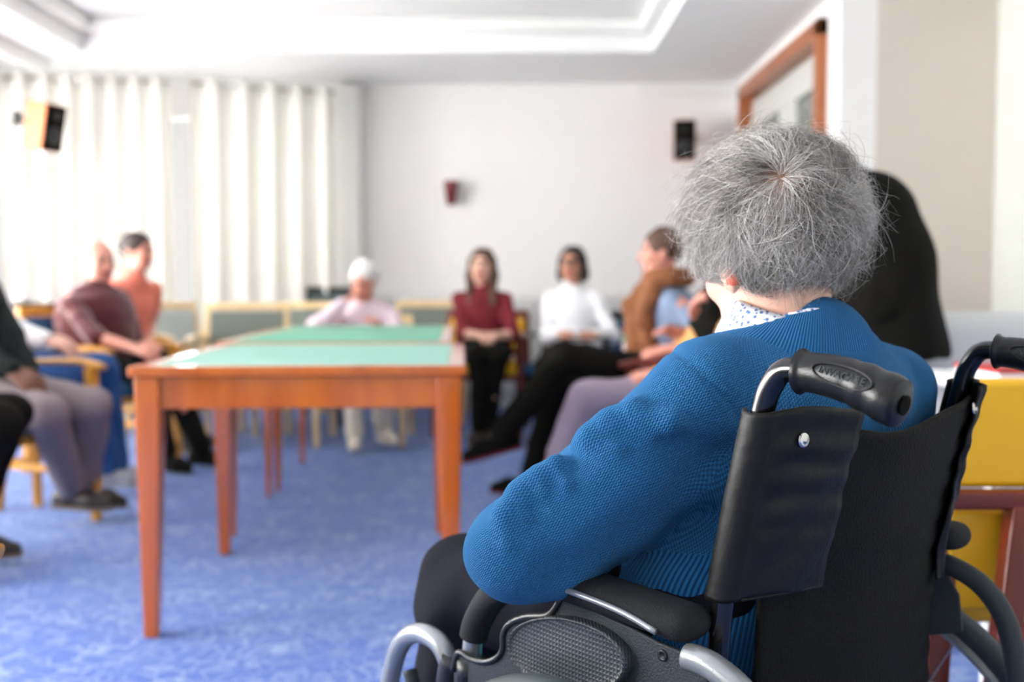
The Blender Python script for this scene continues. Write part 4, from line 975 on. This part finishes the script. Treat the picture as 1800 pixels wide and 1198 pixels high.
b.chain([shL, elL, wrL], [.045, .036, .026], k=.02); b.chain([shR, elR, wrR], [.045, .036, .026], k=.02)
b.chain([hpL, knL, anL], [.075, .052, .036], k=.03); b.chain([hpR, knR, anR], [.075, .052, .036], k=.03)
g = head(b, hc, hf, .97)
hd = Sculpt(); hand(hd, wrL, unit(V3(.10, .10, -.02)), UP, .95, side=1, curl=.5); hand(hd, wrR, unit(V3(-.10, .03, 0)), UP, .95, side=-1, curl=.5)
b.ell(g(-.080, -.006, -.026), (.010, .016, .026), (unit(np.cross(hf, UP)), hf, UP), k=.006)
earL = g(-.079, -.004, -.010)
qmesh('body', [b.mesh(.006), hd.mesh(.004)], M['skin'], LW, mats=[M['ear']], matf=lambda c: (np.linalg.norm(c-g(-.086, -.020, -.034), axis=1) < .013).astype(int))
# shirt with collar
sh = Sculpt()
torso(sh, -.013)
for (u_, q_) in ((0, 0),):
    sh.cone(nb-UP*.05, nb+UP*.028, .060, .060, k=.02)
sh.plane(nb+UP*.030+bk*.03, unit(UP*1-bk*.35), .004); 
qmesh('shirt', [sh.mesh(.005)], M['floral'], LW)
mb = MB(); pass
col = []; ring = []
# folded collar: a flared band round the neck, dropping behind under the cardigan
vs = []; fs = []; NN = 48
for i in range(NN):
    a = 2*math.pi*i/NN; d = V3(math.cos(a), math.sin(a), 0); fr = d@bk
    dz = -.022-.018*fr
    for (rr, zz) in ((.058, .056), (.062, .062), (.069, .054), (.088, .012), (.086, .006)):
        vs.append(nb+d*rr+UP*(zz+dz)+V3(-.006, .004, 0))
for i in range(NN):
    for j in range(4): fs.append((i*5+j, ((i+1) % NN)*5+j, ((i+1) % NN)*5+j+1, i*5+j+1))
mb.add(vs, fs); mb.build('collar', M['floral'], LW, smooth=True)
# cardigan
t = Sculpt()
torso(t, 0); t.cone(nb-UP*.05+bk*.015+cr*.01, nb-UP*.016+bk*.022+cr*.010, .080, .070, k=.03)
e1 = shL+(elL-shL)*.5
e1 = e1-UP*.012; t.chain([shL, e1, elL], [.055, .056, .051], k=.025); t.cone(shL+(elL-shL)*.22-UP*.060+sdir*.02, elL-UP*.006+V3(.05, .01, 0), .044, .047, k=.035); t.chain([elL, wrL], [.053, .040], k=.02); t.cone(elL, elL+V3(.05, .03, -.004), .050, .052, k=.02)
t.chain([shR+V3(.005, 0, 0), elR, wrR], [.060, .052, .040], k=.03)
# sleeve folds, thrown across the upper arm near the armpit and the elbow
ad = unit(elL-shL); vd = unit(V3(0, 0, CAM_H)-e1); sd_ = unit(np.cross(ad, vd)); sd_ = sd_ if sd_[2] > 0 else -sd_
def fold(t0, off, ln, r_, tilt, lift=0.0):
    c = shL+(elL-shL)*t0+sd_*off+vd*(math.sqrt(max(.056**2-off**2, 0))-r_*.62+lift)
    d = unit(sd_+ad*tilt); p0 = c-d*ln/2; p1 = c+d*ln/2
    def snap(p):
        q = p-shL; k_ = q@ad; n_ = q-ad*k_; return shL+ad*k_+unit(n_)*(.058-r_*.40)
    t.chain([snap(p0), snap(c), snap(p1)], [r_*.35, r_, r_*.5], k=.014)
for a_ in ((.30, .030, .07, .012, .5), (.40, .036, .09, .013, .7), (.50, .038, .07, .010, .5), (.66, .040, .06, .011, -.2), (.74, .042, .05, .010, -.4), (.84, .040, .06, .012, -.5), (.93, .034, .07, .012, -.7), (.22, -.005, .06, .009, .9)): fold(*a_)
# cut the neck opening (low at the front-left, high at the nape)
t.cone(nb-UP*.03-bk*.035-cr*.012, nb+UP*.10-bk*.070-cr*.04, .068, .104, k=.006, op='sub')
t.ell(nb-bk*.085+UP*.02, (.055, .06, .11), k=.01, op='sub')
t.plane(pel-UP*.12, -UP, .01)
tors = [(pel-UP*.1, upc+UP*.02, .15, .15, .14), (shL, elL, .068, .06, .068), (elL, wrL, .055, .044, .055), (shR, elR, .072, .06, .072), (elR, wrR, .055, .044, .055)]
seamc = shL+ad*.015
def cmat(c):
    z = np.zeros(len(c), int)
    z[(c[:, 2] < .665) & (np.linalg.norm((c-pel)[:, :2], axis=1) < .19) & (((c-shL)@ad) < .20)] = 1     # waist rib
    n = (c-nb); rr = np.linalg.norm(n[:, :2], axis=1)
    z[(n[:, 2] > -.012) & (rr < .105)] = 1                                                           # neck rib
    z[np.linalg.norm(c-wrL, axis=1) < .05] = 1
    side_ = (c-shL)@ad; z[(side_ < .02) & (side_ > -.055) & (((c-shL)@sdir) < .13) & (c[:, 2] < .80)] = 1
    return z
wb = wobble(.0022, 34, 8)
def cdisp(p):
    q = p-shL; s_ = q@ad+.0; d = wb(p)
    seam = np.exp(-((s_-.004)/.005)**2)*(((p-shL)@sdir) < .10)*(np.linalg.norm(q, axis=1) < .13)
    return d+seam*.0040
qmesh('cardigan', [t.mesh(.0042, cdisp)], M['knit'], LW, uvf=knit_uv(tors), mats=[M['rib']], matf=cmat)
t = Sculpt(); t.cone(hpL, hpR, .11, k=.04); t.chain([hpL, knL, anL], [.092, .072, .058], k=.035); t.chain([hpR, knR, anR], [.092, .072, .058], k=.035); t.plane(pel+UP*.06, UP, .01)
qmesh('trousers', [t.mesh(.007, wobble(.004, 30, 2))], M['navy_cloth'], LW)
for an in (anL, anR): shoe('shoe', an, an+cf*.1, M['shoe_dark'], M['shoe_sole'], LW)
# hair: undercoat + strands
HC = V3(.322, 1.222, 1.046); hr = unit(np.cross(hf, UP)); hu = np.cross(hr, hf); HA = np.array([hr, hf, hu]); HR = np.array([.106, .110, .104])
h = Sculpt(); h.ell(HC, HR*.97, HA, k=.02)
h.cone(HC+bk*.040-UP*.055-hr*.035, HC+bk*.040-UP*.055+hr*.045, .052, .050, k=.04)
h.ell(hc+hf*.115-hu*.03, (.075, .085, .095), HA, k=.02, op='sub')
h.ell(g(-.090, .030, -.060), (.050, .055, .050), HA, k=.012, op='sub')
h.plane(V3(0, 0, .944), unit(V3(.03, .25, -1)), .01)
whp = P(1376, 292, 1.125)
M['scalp'] = mat('scalp_skin', srgb(176, 138, 126), .6, noise=.06)
hb = qmesh('hair', [h.mesh(.005, wobble(.003, 70, 4))], M['hair_base'], LW, mats=[M['scalp']], matf=lambda c: (np.linalg.norm(c-whp, axis=1) < .034).astype(int))
rs = np.random.RandomState(11); NS = 30000; NP = 11
wh = unit(P(1376, 292, 1.12)-HC); whl = unit(HA@wh/HR)
n = rs.normal(size=(NS*3, 3)); n /= np.linalg.norm(n, axis=1)[:, None]
pos = HC+(n*HR*.9)@HA; lf = np.clip(((pos-hc)@hf+.035)/.04, 0, 1)
ok = (pos[:, 2] > .952+.043*lf+.09*np.clip(n[:, 1], 0, 1)) & ~((n[:, 1] > .45) & (n[:, 2] < .35))
ecs = g(-.085, .015, -.035); ok &= np.linalg.norm((pos-ecs), axis=1) > .030
n = n[ok][:NS]; NS = len(n)
cl = rs.normal(size=(420, 3)); cl /= np.linalg.norm(cl, axis=1)[:, None]; cid = np.argmax(n@cl.T, axis=1)
tw = rs.normal(size=420)*.75; ln = rs.uniform(.75, 1.25, 420)
clg = cl*(cl@whl)[:, None]-whl; clg /= np.linalg.norm(clg, axis=1)[:, None]; clb = np.cross(cl, clg)
cd_ = clg*np.cos(tw)[:, None]+clb*np.sin(tw)[:, None]; cll = (.62*ln)[:, None]; clt = cl*np.cos(cll)+cd_*np.sin(cll)
tg = n*(n@whl)[:, None]-whl; tg /= np.maximum(np.linalg.norm(tg, axis=1), 1e-4)[:, None]
bt = np.cross(n, tg); an_ = tw[cid]+rs.normal(size=NS)*.38
d0 = tg*np.cos(an_)[:, None]+bt*np.sin(an_)[:, None]; b0 = np.cross(n, d0)
# strands drift towards their clump centre as they grow
layer = rs.uniform(0, 1, NS)**1.3; length = (.52+.34*rs.rand(NS))*ln[cid]; curl = rs.normal(size=NS)*.42; ph = rs.uniform(0, 6.28, NS); cph = rs.uniform(0, 6.28, 420)[cid]
fly = rs.rand(NS) < .09
frn = rs.rand(NS); P3 = np.zeros((NS, NP, 3)); gvec = HA@V3(0, 0, -1)
for k in range(NP):
    s_ = k/(NP-1); a = length*s_; m_ = n*np.cos(a)[:, None]+d0*np.sin(a)[:, None]
    m_ = m_+b0*(curl*s_*s_+.06*np.sin(5*s_+cph)*s_+.035*np.sin(9*s_+ph)*s_)[:, None]
    m_ = m_+(clt[cid]-m_)*(.42*s_*s_)*(1-fly)[:, None]
    m_ /= np.linalg.norm(m_, axis=1)[:, None]
    rad = .90+.18*(s_**.6)*(.30+.70*layer)+.055*np.sin(6*s_+cph)*s_+fly*.26*s_*s_*frn
    # top and sides stand a little fuller
    rad = rad+.11*s_*np.clip(m_[:, 2], 0, 1)
    q = HC+(m_*HR*rad[:, None])@HA
    q[:, 2] -= .006*s_*s_
    lq = np.clip(((q-hc)@hf+.045)/.04, 0, 1); zt = .932+.046*lq; q[:, 2] = np.where(q[:, 2] < zt, zt+(q[:, 2]-zt)*.35, q[:, 2])
    P3[:, k] = q
hcv = bpy.data.hair_curves.new('hair_strands'); hcv.add_curves([NP]*NS)
hcv.attributes['position'].data.foreach_set('vector', P3.astype(np.float32).ravel())
lk = hcv.attributes.new('lock', 'FLOAT', 'CURVE'); lkc = rs.uniform(0, .45, 420)
lk.data.foreach_set('value', lkc[cid].astype(np.float32))
ra = hcv.attributes.get('radius') or hcv.attributes.new('radius', 'FLOAT', 'POINT')
rr = np.linspace(1, .35, NP)[None]*(.00010+.00024*rs.rand(NS)**2)[:, None]
ra.data.foreach_set('value', rr.astype(np.float32).ravel())
ho = link('hair_strands', hcv, M['strands'], hb); ho['kind'] = 'stuff'
# ================================================================== WHEELCHAIR
WL = V3(.249, .95, 0)
def W(u, f, z): return WL+cr*u+cf*f+UP*z
WI = .435
WH = thing('wheelchair', 'black wheelchair with silver tubes and rubber push handles in the foreground', 'wheelchair', (.39, 1.10, 0))
def cane(u):
    mb = MB(); p = bez([W(u, -.045, .888), W(u, -.015, .887), W(u, .000, .872), W(u, .010, .845), W(u, .030, .76), W(u, .055, .64), W(u, .062, .50), W(u, .062, .36)], 7)
    mb.tube(p, .0115, 18); return mb.build('back_cane', M['black_metal'], WH, smooth=True)
def grip(u, lab):
    o_ = MB(); A = W(u, -.028, .887); Bp = W(u, -.127, .865); n_ = 26; pts = []; rs_ = []
    for i in range(n_):
        s_ = i/(n_-1); pts.append(A+(Bp-A)*s_+UP*.006*math.sin(math.pi*s_))
        r_ = .0180+.0048*s_+(.004*math.exp(-((s_-.03)/.035)**2))+.0007*math.sin(s_*30)*(s_ > .5)
        rs_.append(r_)
    rs_[0] = .0135; rs_ += [rs_[-1]-.001, rs_[-1]-.005]; pts += [pts[-1]+unit(Bp-A)*.002, pts[-1]+unit(Bp-A)*.004]
    o_.tube(pts, rs_, 32); go = o_.build('push_grip', M['grip_rubber'], WH, smooth=True)
    mb = MB(); mb.lathe(Bp+unit(Bp-A)*.0045, [(.006, 0), (.009, .001), (.009, .002), (.004, .0015)], axis=unit(Bp-A)); mb.build('grip_hole', M['black_cloth'], go, smooth=True)
    ax = unit(Bp-A); out = unit(unit(V3(0, 0, CAM_H)+V3(.15, 0, .02)-(A+Bp)/2)); out = unit(out-ax*(out@ax)); up_ = np.cross(ax, out); up_ = up_ if up_[2] > 0 else -up_
    c = A+(Bp-A)*.55+UP*.006; R = .0206
    def surf(a, h, l=0): th = h/R; return c+ax*a+(out*math.cos(th)+up_*math.sin(th))*(R+l-.0001+.0025*(a/.08))
    mb = MB(); mb.tube([surf(.030*math.cos(t_), .0095*math.sin(t_), .0004) for t_ in np.linspace(0, 2*math.pi, 41)], .0010, 6, cap=False); mb.build('oval_emblem', M['grip_rubber'], go, smooth=True)
    # raised lettering on the emblem
    fc = bpy.data.curves.new('lettering', 'FONT'); fc.body = 'INVACARE'; fc.size = .0098; fc.extrude = .0005; fc.align_x = 'CENTER'; fc.align_y = 'CENTER'; fc.space_character = 1.0
    to = bpy.data.objects.new('tmp', fc); COL.objects.link(to); dg = bpy.context.evaluated_depsgraph_get(); me = bpy.data.meshes.new_from_object(to.evaluated_get(dg)); bpy.data.objects.remove(to)
    for v in me.vertices:
        x, y, z = v.co; v.co = tuple(surf(x, y, .0004+z))
    me.update(); me.materials.clear(); link('lettering', me, M['grey_plastic'], go)
    return go
for u, lb in ((0, 'near'), (WI, 'far')): cane(u); grip(u, lb)
def sagf(u_, v_): return -.030*math.sin(math.pi*min(max(u_, 0), 1))**.8*(1-.3*v_)
# sling back: black nylon between the canes, sleeve wraps at the sides
def fcane(z): return float(np.interp(-z, [-.845, -.76, -.64, -.50, -.36], [.010, .030, .055, .062, .062]))
vs = []; fs = []; nu, nz = 60, 50
for j in range(nz):
    v_ = j/(nz-1)
    for i in range(nu):
        u_ = i/(nu-1); z = .835-.38*v_
        z_ = z-.020*math.sin(math.pi*u_)*(1-v_)**2+.004*math.sin(11*u_)*(1-v_)
        sag = -.030*math.sin(math.pi*u_)**.8*(1-.3*v_)
        wr_ = .0022*math.sin(40*u_+9*v_)*math.exp(-((u_-.12)/.10)**2)*(1-v_)+.0018*math.sin(60*v_+8*u_)*math.exp(-((u_-.95)/.08)**2)
        u0 = .10*min(max((.69-z_)/.03, 0), 1); u_ = u0+(1-u0)*u_
        vs.append(W(u_*WI, fcane(z)-.014+sag+wr_, z_))
for j in range(nz-1):
    for i in range(nu-1): fs.append((j*nu+i, j*nu+i+1, (j+1)*nu+i+1, (j+1)*nu+i))
mb = MB(); mb.add(vs, fs); sl = mb.build('sling_back', M['nylon'], WH, smooth=True); sd = sl.modifiers.new('t', 'SOLIDIFY'); sd.thickness = .006; sd.offset = 0
def sleeve(u, sgn, zlow, wid):
    vs = []; fs = []; NZ = 44; prof = []
    for j in range(NZ):
        v_ = j/(NZ-1); z = .848+(zlow-.848)*v_; f0 = fcane(z); c = 0
        ring = []
        for k in range(15):                                  # wraps round the cane from the inside to the outside
            a = -math.pi*.5+k/14*math.pi*1.25; rr = .0185+.0010*math.sin(z*260+k)*math.exp(-((v_-.25)/.3)**2)
            ring.append((-math.cos(a+math.pi*.5+math.pi)*rr*0 - math.sin(a)*0, 0)) if False else None
        row = []
        for k in range(16):
            a = math.pi*.5-k/15*math.pi                       # outer side half ring
            row.append((-sgn*math.cos(a)*.0185, math.sin(a)*.0185))
        wk = .0012*math.sin(z*190+2)*math.exp(-((v_-.3)/.35)**2)
        for k in range(12):                                  # flat flap lying over the back of the sling
            t_ = (k+1)/12; row.append((sgn*wid*t_, -.0185*(1-t_)-.004*math.sin(math.pi*t_**.6)+(-.0255+sagf(wid*t_/WI, (.835-z)/.38))*t_+.0012*math.sin(t_*9+v_*14)+wk-.006*math.sin(math.pi*t_)))
        for (du, df) in row: vs.append(W(u+du, f0+df-.000, z+.003*math.sin(du*50)))
        m = len(row)
    for j in range(NZ-1):
        for i in range(m-1): fs.append((j*m+i, j*m+i+1, (j+1)*m+i+1, (j+1)*m+i))
    mb = MB(); mb.add(vs, fs); o = mb.build('sling_sleeve', M['leather'], WH, smooth=True); sd = o.modifiers.new('t', 'SOLIDIFY'); sd.thickness = .003; sd.offset = 0
    mb = MB(); mb.tube([W(u+sgn*wid*k/8, fcane(zlow)-.0195*(1-k/8)+(-.0265+sagf(wid*k/8/WI, (.835-zlow)/.38))*k/8-.006*math.sin(math.pi*k/8), zlow) for k in range(9)], .0022, 8); mb.build('hem_seam', M['leather'], o, smooth=True)
    c = W(u+sgn*.028, fcane(.815)-.034, .818); ax = unit(-cf+cr*(-.1*sgn)-UP*.0)
    mb = MB(); mb.lathe(c, [(.0078, 0), (.0078, .0015), (.0062, .003), (.0045, .0022), (.003, .0034), (.0005, .0036)], axis=ax); mb.build('snap_rivet', M['chrome'], o, smooth=True)
sleeve(0, 1, .655, .105); sleeve(WI, -1, .60, .03)
# armrests
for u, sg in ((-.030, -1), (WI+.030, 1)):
    o_ = Sculpt()
    a = W(u, .075 if sg < 0 else .03, .628 if sg < 0 else .642); b_ = W(u, .30, .634)
    for q in (-1, 0, 1): o_.cone(a+cr*.016*q, b_+cr*.016*q, .014, .014, k=.02)
    pad = qmesh('armrest_pad', [o_.mesh(.004)], M['foam'], WH)
    mb = MB(); mb.tube(bez([W(u+.031*sg, .09, .622), W(u+.032*sg, .14, .632), W(u+.032*sg, .22, .636), W(u+.030*sg, .28, .634)], 5), .0035, 8); mb.build('pad_edge_highlight', M['silver'], WH, smooth=True)  # silver tube added to imitate the bright highlight along the pad's edge
    mb = MB(); p = bez([W(u, .27, .622), W(u, .325, .615), W(u, .375, .585), W(u, .405, .545), W(u, .412, .525)], 6); mb.tube(p, .0185, 20); mb.build('armrest_foam', M['foam'], WH, smooth=True)
    mb = MB(); p = bez([W(u, .412, .53), W(u, .416, .50), W(u, .417, .46), W(u, .417, .36)], 6); mb.tube(p, .0125, 18); mb.build('arm_tube', M['silver'], WH, smooth=True)
    mb = MB(); mb.tube([W(u, .417, .495), W(u, .417, .465)], .019, 20); mb.tube([W(u, .417, .48), W(u-.03*sg, .44, .475)], .008); mb.build('tube_clamp', M['black_plastic'], WH, smooth=True)
    mb = MB(); p = bez([W(u+.012*sg, .065, .600), W(u+.012*sg, .035, .598), W(u+.012*sg, -.005, .58), W(u+.012*sg, -.035, .54), W(u+.012*sg, -.05, .47), W(u+.012*sg, -.05, .40)], 7); mb.tube(p, .0135, 18); mb.build('rear_arm_tube', M['silver'] if sg < 0 else M['grey_plastic'], WH, smooth=True)
# side panels: outline of the real moulding, on a plane along the chair
def plane_pt(px, py, u):
    d = ray(px, py); o_ = V3(0, 0, CAM_H); k = ((WL+cr*u-o_)@cr)/(d@cr); q = o_+d*k; return q
def to_fz(q): return ((q-WL)@cf, q[2])
out = [(985, 1052), (1040, 1072), (1110, 1104), (1160, 1130), (1200, 1146), (1235, 1180), (1262, 1240), (1270, 1330), (800, 1330), (797, 1178), (806, 1146), (828, 1158), (853, 1163), (873, 1156), (884, 1140), (885, 1115), (896, 1096), (925, 1084), (960, 1082), (975, 1070)]
fz = [to_fz(plane_pt(x, y, -.045)) for x, y in out]
for u, sg in ((-.045, 1), (WI+.045, -1)):
    mb = MB(); mb.prism([W(u, f_, z_) for f_, z_ in fz], cr*.006*sg); sp = mb.build('side_panel', M['grey_plastic'], WH, .002)
    mb = MB(); rim = [W(u, f_, z_) for f_, z_ in fz[9:]+fz[:1]]; mb.tube(bez(rim, 4), .0042, 8); mb.build('panel_rim', M['black_plastic'], sp, smooth=True)
    # textured oval pad
    c = to_fz(plane_pt(1000, 1146, -.047)); e = to_fz(plane_pt(1110, 1178, -.047)); q = to_fz(plane_pt(1022, 1086, -.047))
    a1 = np.array(e)-np.array(c); a2 = np.array(q)-np.array(c)
    def ov(t_, s_, l): f_, z_ = np.array(c)+(a1*math.cos(t_)+a2*math.sin(t_))*s_; return W(u, f_, z_)-cr*sg*l
    mb = MB(); T_ = np.linspace(0, 2*math.pi, 49)[:-1]; vs = []; fs = []
    lev = [(1.0, -.001), (1.0, .010), (.965, .014), (.93, .011), (.90, .0105), (.5, .012), (.001, .0125)]
    for s_, l in lev: vs += [ov(t_, s_, l) for t_ in T_]
    for j in range(len(lev)-1):
        for i in range(48): fs.append((j*48+i, j*48+(i+1) % 48, (j+1)*48+(i+1) % 48, (j+1)*48+i))
    mb.add(vs, fs); mb.build('oval_pad', M['oval'] if 'oval' in M else M['grey_plastic'], sp, smooth=True)
    mb = MB()
    for (f_, z_) in (to_fz(plane_pt(1163, 1152, -.047)),): mb.lathe(W(u, f_, z_)-cr*sg*.0, [(.006, 0), (.006, .0015), (.003, .0018), (.003, .0008), (.0005, .0008)], axis=-cr*sg)
    mb.build('screw', M['black_plastic'], sp, smooth=True)
# seat, frame, hangers, wheels
mb = MB(); mb.box(W(WI/2, .26, .455), (WI-.04, .40, .03), (cr, cf, UP)); mb.build('seat_sling', M['nylon'], WH, .006)
for u in (0, WI):
    mb = MB(); mb.tube(bez([W(u, -.02, .44), W(u, .2, .44), W(u, .40, .44), W(u, .46, .40), W(u, .47, .20)], 6), .0125); mb.tube([W(u, .06, .36), W(u, .06, .10)], .0125); mb.tube([W(u, -.02, .20), W(u, .45, .20)], .0125); mb.each('side_frame', M['silver'], WH, smooth=True)
mb = MB(); mb.tube([W(.01, .2, .44), W(WI-.01, .2, .2)], .011); mb.tube([W(.01, .24, .2), W(WI-.01, .24, .44)], .011); mb.each('cross_brace', M['silver'], WH, smooth=True)
for u, sg in ((-.020, -1), (WI+.020, 1)):
    a = P(655, 1230, 1.34) if sg < 0 else None
    p = [W(u, .47, .44), W(u, .475, .468), W(u, .50, .492), W(u, .545, .492), W(u, .585, .465), W(u, .61, .41), W(u, .64, .30), W(u, .68, .15)]
    mb = MB(); mb.tube(bez(p, 7), .0135, 18); hg = mb.build('footrest_hanger', M['silver'], WH, smooth=True)
    mb = MB(); mb.tube(bez([W(u, .462, .478), W(u, .470, .46), W(u, .474, .43), W(u, .474, .38)], 5), [.019]*16, 16); mb.tube([W(u, .44, .47), W(u, .47, .465)], .010); mb.build('hanger_socket', M['black_plastic'], hg, smooth=True)
    mb = MB(); mb.tube(bez([W(u, .565, .435), W(u, .555, .41), W(u, .56, .37)], 4), .010); mb.build('release_lever', M['grey_plastic'], hg, smooth=True)
    mb = MB(); mb.box(W(u+.075*-sg, .72, .075), (.15, .14, .015), (cr, cf, UP)); mb.build('footplate', M['black_plastic'], hg, .004)
    mb = MB(); c = W(u-.01*sg, .42, .075); mb.lathe(c-cr*.014, [(.02, 0), (.068, .002), (.075, .008), (.075, .020), (.068, .026), (.02, .028)], axis=cr, n=36); mb.build('caster_wheel', M['rubber'], WH, smooth=True)
    mb = MB(); mb.beam(c+UP*.01+cr*.022, c+UP*.13+cf*.02, .012); mb.beam(c+UP*.01-cr*.022, c+UP*.13+cf*.02, .012); mb.each('caster_fork', M['silver'], WH, .002)
for u, sg in ((-.095, -1), (WI+.095, 1)):
    c = W(u, .17, .277); RW = .277
    mb = MB(); mb.tube([c+(cf*math.cos(a)+UP*math.sin(a))*(RW-.016) for a in np.linspace(0, 2*math.pi, 73)], .016, 12, cap=False); wo = mb.build('rear_wheel', M['rubber'], WH, smooth=True)
    mb = MB(); mb.tube([c+cr*sg*.030+(cf*math.cos(a)+UP*math.sin(a))*(RW-.030) for a in np.linspace(0, 2*math.pi, 73)], .009, 10, cap=False); mb.build('hand_rim', M['cream'], wo, smooth=True)
    mb = MB(); mb.tube([c+(cf*math.cos(a)+UP*math.sin(a))*(RW-.038) for a in np.linspace(0, 2*math.pi, 73)], .010, 8, cap=False); mb.lathe(c-cr*.03, [(.02, 0), (.028, .005), (.028, .055), (.02, .06)], axis=cr)
    for k in range(24):
        a = k*math.pi/12; mb.beam(c+cr*.015*(-1)**k+(cf*math.cos(a+.25*(-1)**k)+UP*math.sin(a+.25*(-1)**k))*.025, c+(cf*math.cos(a)+UP*math.sin(a))*(RW-.038), .002)
    mb.tube([c, c-cr*sg*.09], .009); mb.each('spoke', M['silver'], wo)
CU = MB(); CU.box(W(WI/2-.01, .25, .485), (WI-.06, .34, .03), (cr, cf, UP)); tag(CU.build('seat_cushion', M['teal'], None, .012), 'teal seat cushion just showing under the elderly person in the wheelchair', 'cushion')
